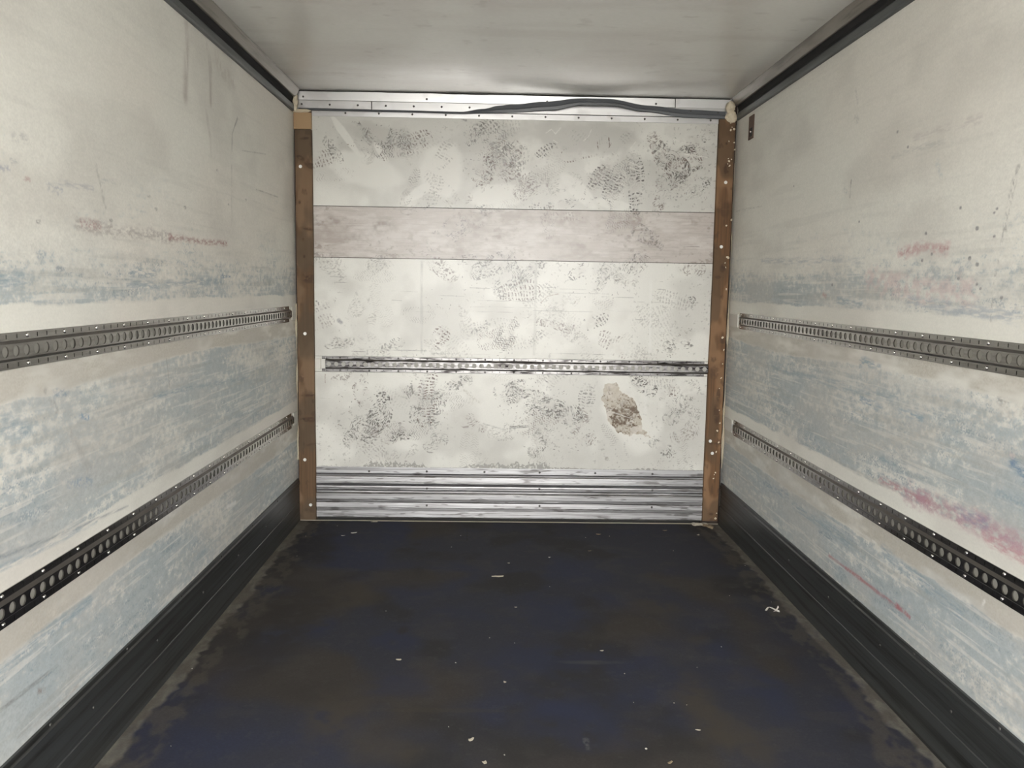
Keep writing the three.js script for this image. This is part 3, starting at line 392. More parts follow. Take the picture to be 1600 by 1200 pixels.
// ---------------------------------------------------------------- materials
const fineBump = grey(256, 256, (i, j) => 0.5 + 0.5 * (vn(i * 0.37, j * 0.37) - 0.5) + 0.4 * (vn(i * 0.09, j * 0.09) - 0.5));
const M = {
  left: std({ map: leftMap, roughness: 0.55 }), right: std({ map: rightMap, roughness: 0.55 }),
  back: std({ map: backMap, roughness: 0.25 }), core: std({ color: lin(0.05, 0.035, 0.028), roughness: 0.9 }),
  floor: new THREE.MeshPhysicalMaterial({ map: floorMap, roughness: 0.8, specularIntensity: 0.45 }), ceiling: std({ map: ceilMap, roughness: 0.25 }),
  shell: std({ color: lin(0.5, 0.5, 0.48), roughness: 0.6 }),
  woodL: std({ map: woodLeft, roughness: 0.78 }), woodR: std({ map: woodRight, roughness: 0.78 }), woodPale: std({ color: lin(0.36, 0.235, 0.125), roughness: 0.65 }),
  galv: std({ map: metalMap([0.36, 0.35, 0.335], [0.21, 0.195, 0.18], 0.6, 36, 40, 3), metalness: 1, roughness: 0.22 }),
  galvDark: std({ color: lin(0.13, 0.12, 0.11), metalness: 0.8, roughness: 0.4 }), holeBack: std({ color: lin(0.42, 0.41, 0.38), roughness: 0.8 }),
  galvBack: std({ map: metalMap([0.25, 0.243, 0.24], [0.03, 0.026, 0.026], 1.0, 150, 50, 13), metalness: 0.95, roughness: 0.3 }),
  hole: std({ color: lin(0.25, 0.24, 0.215), roughness: 0.85 }),
  rivet: std({ color: lin(0.75, 0.73, 0.70), metalness: 1, roughness: 0.22 }), rivetDark: std({ color: lin(0.10, 0.095, 0.09), metalness: 0.6, roughness: 0.5 }),
  alu: std({ map: metalMap([0.66, 0.66, 0.66], [0.42, 0.41, 0.405], 0.5, 5, 30, 7), metalness: 1, roughness: 0.30 }),
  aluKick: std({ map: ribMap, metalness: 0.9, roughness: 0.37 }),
  kick: std({ map: metalMap([0.075, 0.079, 0.080], [0.036, 0.036, 0.034], 0.9, 40, 12, 43), metalness: 0.55, roughness: 0.42 }),
  cove: std({ map: metalMap([0.22, 0.20, 0.175], [0.10, 0.085, 0.07], 0.8, 9, 20, 51), metalness: 0.5, roughness: 0.45 }),
  coveShade: std({ color: lin(0.006, 0.006, 0.007), roughness: 0.85 }), coveGrey: std({ map: metalMap([0.085, 0.092, 0.094], [0.05, 0.055, 0.055], 0.8, 12, 24, 61), roughness: 0.45 }),
  rubber: std({ color: lin(0.105, 0.112, 0.122), roughness: 0.38 }), foam: std({ color: lin(0.66, 0.58, 0.44), roughness: 0.85 }),
  paint: std({ color: lin(0.62, 0.60, 0.55), roughness: 0.5 }), screw: std({ color: lin(0.86, 0.85, 0.82), metalness: 0.3, roughness: 0.3 }),
  rust: std({ color: lin(0.135, 0.088, 0.066), metalness: 0.4, roughness: 0.6 }), black: std({ color: lin(0.01, 0.009, 0.008), roughness: 0.7 }),
  chip: std({ color: lin(0.40, 0.36, 0.29), roughness: 0.75 }), chipWhite: std({ color: lin(0.52, 0.50, 0.45), roughness: 0.6 }), chipBrown: std({ color: lin(0.22, 0.17, 0.11), roughness: 0.8 }),
  ground: std({ color: lin(0.38, 0.37, 0.35), roughness: 0.95 }), frame: std({ color: lin(0.42, 0.42, 0.42), metalness: 0.5, roughness: 0.5 }),
};

// ---------------------------------------------------------------- the box body
const wl = mesh('wall_left', uvBy(boxAt(-HW - T, -HW, 0, H, -T, LEN), (x, y, z) => [z / 3.2, (y - 0.2) / 2]), M.left, scene);
structure(wl, 'scuffed off-white left side wall with blue-grey rub marks', 'wall');
const wr = mesh('wall_right', uvBy(boxAt(HW, HW + T, 0, H, -T, LEN), (x, y, z) => [z / 3.2, (y - 0.2) / 2]), M.right, scene);
structure(wr, 'scuffed off-white right side wall with red smears and blue-grey rub marks', 'wall');
const fl = mesh('floor', uvBy(boxAt(-HW - T, HW + T, -0.05, 0, -T, LEN), (x, y, z) => [(x + HW) / (2 * HW), z / 3.3]), M.floor, scene);
structure(fl, 'dark blue painted floor with brown grime', 'floor');
{
  const g = boxAt(-HW - T, HW + T, H, H + T, -T, LEN, 60, 1, 200), p = g.attributes.position;
  for (let i = 0; i < p.count; i++) if (p.getY(i) < H + 0.001) { const x = p.getX(i), z = p.getZ(i); if (Math.abs(x) < HW && z > 0.02) p.setY(i, H + 0.0010 * (f2(x * 1.6 + 3, z * 2 + 8) - 0.5) + 0.0004 * (f2(x * 5 + 3, z * 5) - 0.5)); }
  uvBy(g, (x, y, z) => [(x + HW) / (2 * HW), z / 6.4]); g.computeVertexNormals();
  structure(mesh('ceiling', g, M.ceiling, scene), 'glossy grey-white ceiling sheet', 'ceiling');
}
{
  const g = group('wall_back'); structure(g, 'white boarded front bulkhead covered in shoe prints', 'wall');
  mesh('core_board', boxAt(-HW, HW, 0, H, -0.06, -0.008), M.core, g);
  const uv = (geo) => uvBy(geo, (x, y) => [(x + 1.02) / 2.04, (y - 0.26) / 1.81]);
  const panel = (y0, y1, z, label) => { const m = mesh('panel', uv(boxAt(-1.02, 1.02, y0, y1, -0.008, z)), M.back, g); m.userData.label = label; };
  panel(1.6085, 2.055, 0, 'white top panel with dense shoe prints');
  panel(1.3545, 1.6055, -0.001, 'pinkish grey bare board between two white panels');
  { const m = mesh('panel', uv(boxAt(-1.02, 1.02, 0.7765, 0.8545, -0.008, -0.0035)), M.back, g); m.userData.label = 'narrow white panel strip behind the bulkhead track'; }
  panel(0.856, 1.3515, 0, 'white panel with long horizontal scratches'); panel(0.28, 0.775, 0, 'white lower panel with a large brown stain');
}
// rear frame of the open doorway and the yard outside, behind the camera
{
  const g = group('door_1'); structure(g, 'open rear doorway frame of the box body', 'door frame');
  for (const s of [-1, 1]) mesh('jamb', boxAt(s < 0 ? -HW - 0.1 : HW, s < 0 ? -HW : HW + 0.1, -0.05, H + 0.1, LEN, LEN + 0.08), M.frame, g);
  mesh('lintel', boxAt(-HW, HW, H, H + 0.1, LEN, LEN + 0.08), M.frame, g); mesh('sill', boxAt(-HW, HW, -0.1, 0, LEN, LEN + 0.08), M.frame, g);
  structure(mesh('ground', boxAt(-40, 40, -1.15, -1.05, -30, 60), M.ground, scene), 'grey yard ground outside the truck', 'ground');
}

// ---------------------------------------------------------------- kick plates along the floor
for (const s of [-1, 1]) {                               // dark ribbed plates on both sides, profile drawn from the wall inwards
  const prof = [[0, 0], [0.011, 0], [0.010, 0.008], [0.0085, 0.097], [0.0085, 0.0985], [0.006, 0.1005], [0.006, 0.188], [0.011, 0.193], [0.011, 0.205], [0.007, 0.209], [0.006, 0.222], [0, 0.223]];
  const g = extrude(prof.map(([x, y]) => [s < 0 ? -HW + x : HW - x, y]), LEN - 0.02); g.translate(0, 0, 0.02); uvBy(g, (x, y, z) => [y * 3.1 + x * 0.3, z * 0.2]);
  const b = group(s < 0 ? 'baseboard_left' : 'baseboard_right'); structure(b, 'dark grimy ribbed kick plate along the ' + (s < 0 ? 'left' : 'right') + ' wall', 'kick plate');
  mesh('ribbed_plate', g, M.kick, b);
  const rg = new THREE.SphereGeometry(0.0045, 8, 5); rg.scale(0.5, 1, 1);
  for (let z = 0.45; z < 3.2; z += 0.4) for (const [y, w] of [[0.214, 0.006], [0.15, 0.006]]) { const m = mesh('rivet', rg, M.rivetDark, b); m.position.set(s * (HW - w - 0.001), y, z + (y > 0.2 ? 0 : 0.2)); }
}
{                                                        // bright ribbed aluminium plate at the foot of the bulkhead
  const P = [[0.282, 0.004], [0.249, 0.004], [0.243, 0.001], [0.236, 0.001], [0.231, 0.005], [0.207, 0.006], [0.203, 0.008], [0.199, 0.008], [0.196, 0.004], [0.182, 0.002], [0.176, 0.003], [0.164, 0.003], [0.156, 0.001], [0.148, 0.0015], [0.143, 0.006], [0.139, 0.008], [0.114, 0.008], [0.111, 0.003], [0.099, 0.003], [0.096, 0.007], [0.071, 0.008], [0.066, 0.003], [0.057, 0.003], [0.054, 0.007], [0.020, 0.008], [0.014, 0.006]];
  const sh = [[-0.008, 0.282], ...P.map(([y, z]) => [z, y]), [-0.008, 0.014]];
  const g = extrude(sh, 2.02); g.rotateY(-Math.PI / 2); g.translate(1.01, 0, 0);      // profile x -> z
  uvBy(g, (x, y, z) => [(x + 1.02) / 2.04, y / 0.29]);
  const b = group('baseboard_back'); structure(b, 'bright ribbed aluminium kick plate under the white bulkhead', 'kick plate');
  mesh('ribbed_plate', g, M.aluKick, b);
  const rg = new THREE.SphereGeometry(0.0058, 8, 5); rg.scale(1, 1, 0.5);
  for (const [x, y] of [[-0.735, 0.260], [-0.437, 0.262], [-0.138, 0.263], [0.149, 0.263], [0.439, 0.263], [0.738, 0.263], [-0.436, 0.172], [0.150, 0.175], [0.741, 0.174], [-0.436, 0.083], [0.152, 0.086], [0.740, 0.085]]) mesh('rivet', rg, M.rivetDark, b).position.set(x, y, y > 0.2 ? 0.005 : y > 0.12 ? 0.004 : 0.0085);
  // thin pale floor strip and dark gap below
  const st = mesh('floor_strip', boxAt(-1.09, 1.09, 0, 0.0035, 0.014, 0.021), std({ color: lin(0.30, 0.27, 0.21), roughness: 0.7 }), b); st.userData.label = 'thin pale edging strip at the end of the floor';
  mesh('dark_gap', boxAt(-1.0, 1.0, 0, 0.014, -0.008, 0.002), M.black, b);
}

// ---------------------------------------------------------------- cove rails where walls meet ceiling
for (const s of [-1, 1]) {
  const b = group(s < 0 ? 'trim_1' : 'trim_2'); structure(b, 'grimy metal cove rail along the ' + (s < 0 ? 'left' : 'right') + ' edge of the ceiling', 'rail');
  const part = (name, prof, mat) => { const g = extrude(prof.map(([x, y]) => [s < 0 ? -HW + x : HW - x, y]), LEN - 0.03); g.translate(0, 0, 0.03); uvBy(g, (x, y, z) => [(x * 3 + y * 5), z * 0.2]); return mesh(name, g, mat, b); };
  part('lower_flange', [[0, 2.056], [0.009, 2.058], [0.012, 2.064], [0.012, 2.084], [0.008, 2.090], [0, 2.090]], M.coveGrey);
  part('groove_shade', [[0, 2.090], [0.007, 2.090], [0.005, 2.104], [0.010, 2.124], [0, 2.126]], M.coveShade);  // near-black strip standing for the shade inside the rail groove
  part('upper_flange', [[0, 2.126], [0.016, 2.123], [0.020, 2.125], [0.034, 2.156], [0.038, 2.162], [0.036, 2.1665], [0, 2.1665]], M.cove);
}

// ---------------------------------------------------------------- aluminium header across the top of the bulkhead
{
  const b = group('trim_3'); structure(b, 'bright aluminium header strips with screws above the white bulkhead', 'header');
  const uv = (g) => uvBy(g, (x, y) => [x * 0.45 + 0.5, y * 0.45]);
  const strip = (x0, x1, y0, y1, z0, z1, tilt = 0) => { const g = new RoundedBoxGeometry(x1 - x0, y1 - y0, z1 - z0, 1, 0.0012); g.rotateX(tilt); g.translate((x0 + x1) / 2, (y0 + y1) / 2, (z0 + z1) / 2); return mesh('strip', uv(g), M.alu, b); };
  strip(-1.085, 0.785, 2.117, H - 0.002, -0.004, 0.006, 0.03); strip(0.788, 1.08, 2.116, H - 0.002, -0.004, 0.006, 0.03);
  strip(-1.085, -0.716, 2.072, 2.115, -0.004, 0.010, -0.02); strip(-0.713, 1.06, 2.072, 2.115, -0.004, 0.010, -0.02);
  strip(-1.01, 1.01, 2.042, 2.0705, -0.006, 0.005, -0.03);
  mesh('backing', boxAt(-HW, HW, 2.04, H, -0.008, -0.004), M.core, b);
  const rg = new THREE.SphereGeometry(0.0052, 8, 5); rg.scale(1, 1, 0.5);
  for (let x = -1.057; x < -0.05; x += 0.1373) mesh('screw', rg, M.rivetDark, b).position.set(x, 2.0955, 0.0105);
  for (const x of [-1.05, -0.444, 0.15, 0.69]) mesh('screw', rg, M.rivetDark, b).position.set(x, 2.132, 0.007);
  for (let x = -0.844; x < 1.0; x += 0.1645) mesh('screw', rg, M.rivetDark, b).position.set(x, 2.058, 0.0055);
  // dark bead standing for the shaded gap along the ceiling edge
  const n = 160, geo = new THREE.TubeGeometry(new THREE.CatmullRomCurve3([...Array(n)].map((_, i) => { const x = -1.07 + 2.13 * i / (n - 1); return new THREE.Vector3(x, H - 0.002 - 0.004 * f2(x * 9, 3), 0.006 + 0.002 * vn(x * 30, 8)); })), 320, 0.0032, 5);
  mesh('gap_shade', geo, std({ color: lin(0.03, 0.028, 0.026), roughness: 0.6 }), b);
}
{                                                        // grey rubber cover strip, sprung out of the header to the right of the middle
  const tops = [[-1.07, 2.078], [-0.529, 2.076], [-0.276, 2.074], [-0.166, 2.090], [-0.087, 2.107], [-0.024, 2.114], [0.135, 2.129], [0.315, 2.145], [0.452, 2.145], [0.650, 2.121], [0.852, 2.107], [1.041, 2.101]];
  const bots = [[-1.07, 2.066], [-0.529, 2.066], [-0.276, 2.064], [-0.165, 2.068], [-0.086, 2.071], [-0.023, 2.074], [0.174, 2.087], [0.316, 2.111], [0.469, 2.111], [0.629, 2.090], [0.853, 2.067], [1.043, 2.064]];
  const curve = (a) => (x) => { for (let i = 0; i + 1 < a.length; i++) if (x <= a[i + 1][0] || i + 2 === a.length) { const t = clamp((x - a[i][0]) / (a[i + 1][0] - a[i][0]), 0, 1); return a[i][1] + (a[i + 1][1] - a[i][1]) * (t * t * (3 - 2 * t)); } };
  const ct = curve(tops), cb = curve(bots), N = 120, pos = [], idx = [];
  for (let i = 0; i <= N; i++) {
    const x = -1.07 + (1.036 + 1.07) * i / N, yt = ct(x), yb = cb(x), h = yt - yb, ym = yb + h * 0.42;
    const bow = 0.011 + 0.028 * Math.exp(-Math.pow((x - 0.38) / 0.22, 2));
    for (const [y, z] of [[yt, bow], [yt - 0.002, bow + 0.006], [ym + 0.003, bow + 0.010], [ym, bow + 0.0075], [ym - 0.003, bow + 0.010], [yb + 0.002, bow + 0.007], [yb, bow], [ym, bow - 0.001]]) pos.push(x, y, z);
    if (i < N) for (let k = 0; k < 8; k++) { const a = i * 8 + k, c = i * 8 + (k + 1) % 8; idx.push(a, c, a + 8, c, c + 8, a + 8); }
  }
  for (let k = 1; k < 7; k++) { idx.push(0, k + 1, k); idx.push(N * 8, N * 8 + k, N * 8 + k + 1); }
  const g = new THREE.BufferGeometry(); g.setAttribute('position', new THREE.Float32BufferAttribute(pos, 3)); g.setIndex(idx); const g2 = g.toNonIndexed(); g2.computeVertexNormals();
  const o = group('rubber_strip'); tag(o, 'dark grey rubber cover strip bowed loose from the aluminium header', 'strip'); mesh('strip', g2, M.rubber, o);
  const rg = new THREE.SphereGeometry(0.0045, 8, 5); rg.scale(1, 1, 0.5);
  for (const [x, y] of [[0.046, 2.100], [0.862, 2.098], [0.997, 2.093]]) mesh('screw', rg, M.rivetDark, o).position.set(x, y, 0.0205);
}

// ---------------------------------------------------------------- lashing tracks: hat section with round holes, slotted flanges, rivets
function tileWeb(hp, hgt, r) { const s = new THREE.Shape([[0, -hgt / 2], [hp, -hgt / 2], [hp, hgt / 2], [0, hgt / 2]].map(([x, y]) => new THREE.Vector2(x, y))); const h = new THREE.Path(); h.absellipse(hp / 2, 0, r, r, 0, Math.PI * 2, true); s.holes.push(h); return new THREE.ExtrudeGeometry(s, { depth: 0.003, bevelEnabled: false, curveSegments: 10 }); }
function tileFlange(hp, hgt, slot) { const s = new THREE.Shape([[0, -hgt / 2], [hp, -hgt / 2], [hp, hgt / 2], [0, hgt / 2]].map(([x, y]) => new THREE.Vector2(x, y))); if (slot) { const h = new THREE.Path(); const a = 0.0016, b = 0.0045; h.moveTo(hp / 2 - a, -b); h.lineTo(hp / 2 - a, b); h.lineTo(hp / 2 + a, b); h.lineTo(hp / 2 + a, -b); s.holes.push(h); } return new THREE.ExtrudeGeometry(s, { depth: 0.0025, bevelEnabled: false }); }
function makeTrack(name, label, n, hp, phase, mat, rivetMat, full, holeMat = M.hole) {   // n holes along local +x, y up, z away from the wall
  const o = group(name); tag(o, label, 'track', 'perforated lashing tracks');
  const wide = full > 0.077, wh = wide ? 0.034 : 0.030, fh = wide ? 0.0135 : 0.0165, fy = wide ? 0.0318 : 0.0298, r = Math.min(0.0118, hp * 0.31), web = tileWeb(hp, wh, r), f1 = tileFlange(hp, fh, true), f0 = tileFlange(hp, fh, false), W = [], Ft = [], Fb = [];
  const rg = new THREE.SphereGeometry(0.0048, 8, 5); rg.scale(1, 1, 0.6);
  for (let i = 0; i < n; i++) {
    W.push(web.clone().translate(i * hp, 0, 0.008));
    const riv = (i + phase) % 4 === 0, f = riv ? f0 : f1;
    Ft.push(f.clone().translate(i * hp, fy, 0)); Fb.push(f.clone().translate(i * hp, -fy, 0));
    if (riv) for (const s of [1, -1]) mesh('rivet', rg, rivetMat, o).position.set((i + 0.5) * hp, s * fy, 0.003);
  }
  const L = n * hp, slope = (s) => { const y0 = wh / 2, y1 = fy - fh / 2; const g = extrude([[s * y0, 0.011], [s * y1, 0.0025], [s * (y1 + 0.0015), 0.001], [s * y1, 0.0], [s * (y0 - 0.002), 0.008]].map(([y, z]) => [z, y]), L); g.rotateY(-Math.PI / 2); g.translate(L, 0, 0); return g; };
  const fix = (g) => { g = g.toNonIndexed(); uvBy(g, (x, y, z) => [x * 0.2, (y + z) * 4]); return g; };
  const nz = (g) => g.index ? g.toNonIndexed() : g;
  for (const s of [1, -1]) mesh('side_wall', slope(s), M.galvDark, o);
  mesh('web', uvBy(mergeGeometries(W.map(nz)), (x, y, z) => [x * 0.2, (y + z) * 4]), mat, o);
  const ft = mesh('flange', uvBy(mergeGeometries(Ft.map(nz)), (x, y) => [x * 0.2 + 0.01, y * 4]), mat, o), fb = mesh('flange', uvBy(mergeGeometries(Fb.map(nz)), (x, y) => [x * 0.2 + 0.02, y * 4]), mat, o);
  ft.position.x = fb.position.x = -hp / 2;
  for (const c of o.children) if (c.name === 'rivet') c.position.x -= hp / 2;
  mesh('backing_strip', boxAt(0, L, -wh / 2 + 0.002, wh / 2 - 0.002, 0.0055, 0.0065), holeMat, o);
  mesh('flange_gap', boxAt(0, L - hp / 2, -fy - fh / 2 + 0.003, fy + fh / 2 - 0.003, -0.001, 0.0002), M.black, o);
  return o;
}
const HP = 0.0393;
// left wall: local x runs from the rear towards the bulkhead
for (const [y, zr, lab] of [[1.071, 2.4555, 'upper steel lashing track on the left wall'], [0.5425, 2.4405, 'lower steel lashing track on the left wall']]) {
  const k = Math.round((4.7 - zr) / HP / 4) * 4, z0 = zr + k * HP, n = Math.round((z0 - 0.13) / HP);
  const t = makeTrack('lashing_track', lab, n, HP, 0, M.galv, M.rivet, 0.076); t.rotation.y = Math.PI / 2; t.position.set(-HW, y, z0);
}
for (const [y, zr, lab] of [[1.072, 2.118, 1.103, 'upper steel lashing track on the right wall'], [0.543, 2.254, 0.575, 'lower steel lashing track on the right wall']].map((q) => [q[0], q[1], q[3]])) {
  const k = Math.floor((zr - 0.21) / HP), z0 = zr - k * HP, n = Math.round((4.7 - z0) / HP);
  const t = makeTrack('lashing_track', lab, n, HP, (4 - k % 4) % 4, M.galv, M.rivet, 0.076); t.rotation.y = -Math.PI / 2; t.position.set(HW, y, z0);
}
{
  const hp = 0.037, n = 53, t = makeTrack('lashing_track', 'short bright lashing track across the white bulkhead', n, hp, 2, M.galvBack, M.rivetDark, 0.078, M.holeBack); t.position.set(-0.955, 0.8155, -0.003);
  t.rotation.z = -0.0005;
}
// fillers that close the track ends against the corner posts
for (const [x0, x1, y0, y1, z0, z1, lab] of [[HW - 0.006, HW, 1.04, 1.104, 0.035, 0.185, 'pale filler block ending the upper track on the right wall'], [HW - 0.006, HW, 0.512, 0.575, 0.035, 0.165, 'pale filler block ending the lower track on the right wall'], [-HW, -HW + 0.006, 1.04, 1.104, 0.03, 0.105, 'pale filler block ending the upper track on the left wall'], [-HW, -HW + 0.006, 0.512, 0.575, 0.03, 0.105, 'pale filler block ending the lower track on the left wall'], [-1.008, -0.978, 0.789, 0.842, -0.006, 0.006, 'small white filler block at the left end of the bulkhead track']]) {
  const g = new RoundedBoxGeometry(x1 - x0, y1 - y0, z1 - z0, 2, 0.002); g.translate((x0 + x1) / 2, (y0 + y1) / 2, (z0 + z1) / 2);
  tag(mesh('filler_block', g, M.paint, scene), lab, 'filler', 'track end fillers');
}

// ---------------------------------------------------------------- timber corner posts
function board(name, x0, x1, y0, y1, z1, mat, sd) {
  const g = new THREE.BoxGeometry(x1 - x0, y1 - y0, z1, 4, 60, 2), p = g.attributes.position;
  for (let i = 0; i < p.count; i++) {
    const x = p.getX(i), y = p.getY(i), z = p.getZ(i), e = Math.abs(x) > (x1 - x0) / 2 - 1e-4;
    p.setX(i, x + (e ? 0.004 * (f2(y * 4 + sd, x > 0 ? 3 : 8) - 0.5) - 0.0015 * Math.sign(x) * (z > 0 ? 1 : 0) : 0)); if (z > 0.001) p.setZ(i, z + 0.003 * (f2(y * 3 + sd, x * 9) - 0.5) - (e ? 0.0015 : 0));
  }
  uvBy(g, (x, y) => [(x + (x1 - x0) / 2) / 0.11, (y + (y0 + y1) / 2) / 2.2]); g.translate((x0 + x1) / 2, (y0 + y1) / 2, z1 / 2); g.computeVertexNormals();
  return g;
}
const screwGeo = (() => { const g = new THREE.CylinderGeometry(0.0075, 0.0085, 0.004, 14); g.rotateX(Math.PI / 2); return g; })();
{
  const o = group('corner_post'); tag(o, 'brown timber corner post beside the left wall', 'post', 'timber corner posts');
  mesh('board', board('b', -1.091, -1.008, 0.004, 1.972, 0.022, M.woodL, 1), M.woodL, o);
  for (const [x, y] of [[-1.064, 1.794], [-1.052, 0.969], [-1.061, 0.321], [-1.034, 0.084]]) mesh('screw', screwGeo, M.screw, o).position.set(x, y, 0.025);
  const t = mesh('timber_offcut', board('b', -1.098, -1.009, 1.976, 2.055, 0.016, M.woodPale, 5), M.woodPale, scene); tag(t, 'short pale timber offcut on top of the left corner post', 'offcut');
}
{
  const o = group('corner_post'); tag(o, 'brown timber corner post spotted with foam beside the right wall', 'post', 'timber corner posts');
  mesh('board', board('b', 1.006, 1.087, 0.018, 2.062, 0.022, M.woodR, 9), M.woodR, o);
  for (const [x, y] of [[1.050, 1.755], [1.042, 1.437], [1.029, 0.443], [1.042, 0.379]]) mesh('screw', screwGeo, M.screw, o).position.set(x, y, 0.025);
  const spots = [[1.070, 2.024], [1.064, 2.009], [1.080, 2.015], [1.057, 1.956], [1.083, 1.950], [1.088, 1.916], [1.058, 1.871], [1.062, 1.859], [1.056, 1.846], [1.074, 1.868], [1.066, 1.837], [1.088, 1.572], [1.063, 1.543], [1.073, 1.386], [1.065, 1.357], [1.080, 1.383], [1.069, 1.335], [1.077, 1.225], [1.069, 0.980], [1.078, 0.917], [1.075, 0.845], [1.071, 0.772], [1.064, 0.718], [1.069, 0.605], [1.075, 0.538], [1.063, 0.497], [1.073, 0.437], [1.062, 0.386], [1.063, 0.277], [1.057, 0.266], [1.054, 0.246], [1.079, 0.061], [1.074, 0.033]];
  for (const [x, y] of spots) { const r = rr(0.002, 0.0055), m = mesh('foam_spot', jitterBlob(r, rr(0.7, 1.3), rr(0.8, 1.8), 0.35, 0.5, rnd() * 50, 1), M.foam, o); m.position.set(x, y, 0.0235); m.rotation.z = rr(-0.8, 0.8); }
}
// dried sealing foam
function bead(x, y0, y1, r0, label, sd, z = 0.016) {
  const pts = []; for (let y = y0; y <= y1; y += 0.02) pts.push(new THREE.Vector3(x + 0.004 * (f2(y * 12 + sd, 1) - 0.5), y, z + 0.004 * (vn(y * 9, sd))));
  const g = new THREE.TubeGeometry(new THREE.CatmullRomCurve3(pts), pts.length * 4, 1, 7), p = g.attributes.position, c = new THREE.CatmullRomCurve3(pts);
  const rings = pts.length * 4 + 1;
  for (let i = 0; i < rings; i++) { const q = c.getPointAt(i / (rings - 1)), r = r0 * (0.25 + 1.5 * ss(0.4, 0.75, f3(q.y * 7 + sd, 4)) + 0.3 * vn(q.y * 90, sd)); for (let k = 0; k < 8; k++) { const j = i * 8 + k; p.setXYZ(j, q.x + (p.getX(j) - q.x) * r * 0.5, q.y + (p.getY(j) - q.y) * r, q.z + (p.getZ(j) - q.z) * r); } }
  g.computeVertexNormals(); tag(mesh('foam_bead', g, M.foam, scene), label, 'foam', 'dried sealing foam');
}
bead(1.0952, 0.30, 1.30, 0.0075, 'ragged bead of cream foam between right post and right wall', 3); bead(1.0935, 1.30, 1.95, 0.0035, 'thin broken foam line beside the upper right post', 31);
bead(-1.0955, 0.32, 1.14, 0.0055, 'ragged bead of cream foam between left post and left wall', 12);
const lump = (label, x, y, z, r, sx, sy, sz, sd) => tag(Object.assign(mesh('foam_lump', jitterBlob(r, sx, sy, sz, 0.35, sd, 4), M.foam, scene)), label, 'foam', 'dried sealing foam').position.set(x, y, z);
lump('cream foam lump filling the upper right corner, upper half', 1.058, 2.118, 0.02, 0.027, 0.85, 1.05, 0.8, 2); lump('cream foam lump filling the upper right corner, lower half', 1.065, 2.075, 0.022, 0.029, 1, 1, 0.8, 14);
lump('small cream foam lump in the upper left corner', -1.083, 2.10, 0.03, 0.016, 0.8, 2.4, 1, 27);
lump('flattened foam ridge on top of the left timber post', -1.06, 2.063, 0.014, 0.016, 3.0, 0.55, 0.8, 40);

// ---------------------------------------------------------------- latch plate high on the right wall
{
  const o = group('latch_plate'); tag(o, 'small rusty latch plate with a dark hole on the right wall', 'latch');
  const sh = new THREE.Shape([[0.214, 1.928], [0.288, 1.928], [0.288, 2.036], [0.214, 2.036]].map(([z, y]) => new THREE.Vector2(z, y))), h = new THREE.Path([[0.226, 1.940], [0.226, 1.980], [0.276, 1.980], [0.276, 1.940]].map(([z, y]) => new THREE.Vector2(z, y))); sh.holes.push(h);
  const g = new THREE.ExtrudeGeometry(sh, { depth: 0.004, bevelEnabled: false }); g.rotateY(-Math.PI / 2); g.translate(HW, 0, 0);
  mesh('plate', g, M.rust, o); mesh('recess', boxAt(HW - 0.0012, HW - 0.0002, 1.936, 1.984, 0.222, 0.280), M.black, o);
  const s = mesh('pin', new THREE.SphereGeometry(0.006, 10, 6), M.rivet, o); s.position.set(HW - 0.003, 1.962, 0.248);
}

// ---------------------------------------------------------------- litter on the floor
function flake(size, asp, mat, label, cat, x, z, turn, bend, grp, y = 0) {
  size *= 0.72; const n = 9, pts = []; for (let i = 0; i < n; i++) { const a = i / n * 6.2832, q = rr(0.35, 1); pts.push(new THREE.Vector2(Math.cos(a) * size * q, Math.sin(a) * size * asp * q)); }
  const g = new THREE.ExtrudeGeometry(new THREE.Shape(pts), { depth: Math.max(0.0012, size * 0.10), bevelEnabled: false, steps: 1 }); g.rotateX(-Math.PI / 2);
  const p = g.attributes.position; for (let i = 0; i < p.count; i++) { const X = p.getX(i) / size, Z = p.getZ(i) / size; p.setY(i, p.getY(i) + 0.45 * bend * size * (X * X + 0.4 * X * Z)); }
  g.computeBoundingBox(); g.translate(0, -g.boundingBox.min.y + 0.0003, 0); g.computeVertexNormals();
  const m = mesh('litter_flake', g, mat, scene); m.position.set(x, y, z); m.rotation.y = turn; tag(m, label, cat, grp); return m;
}
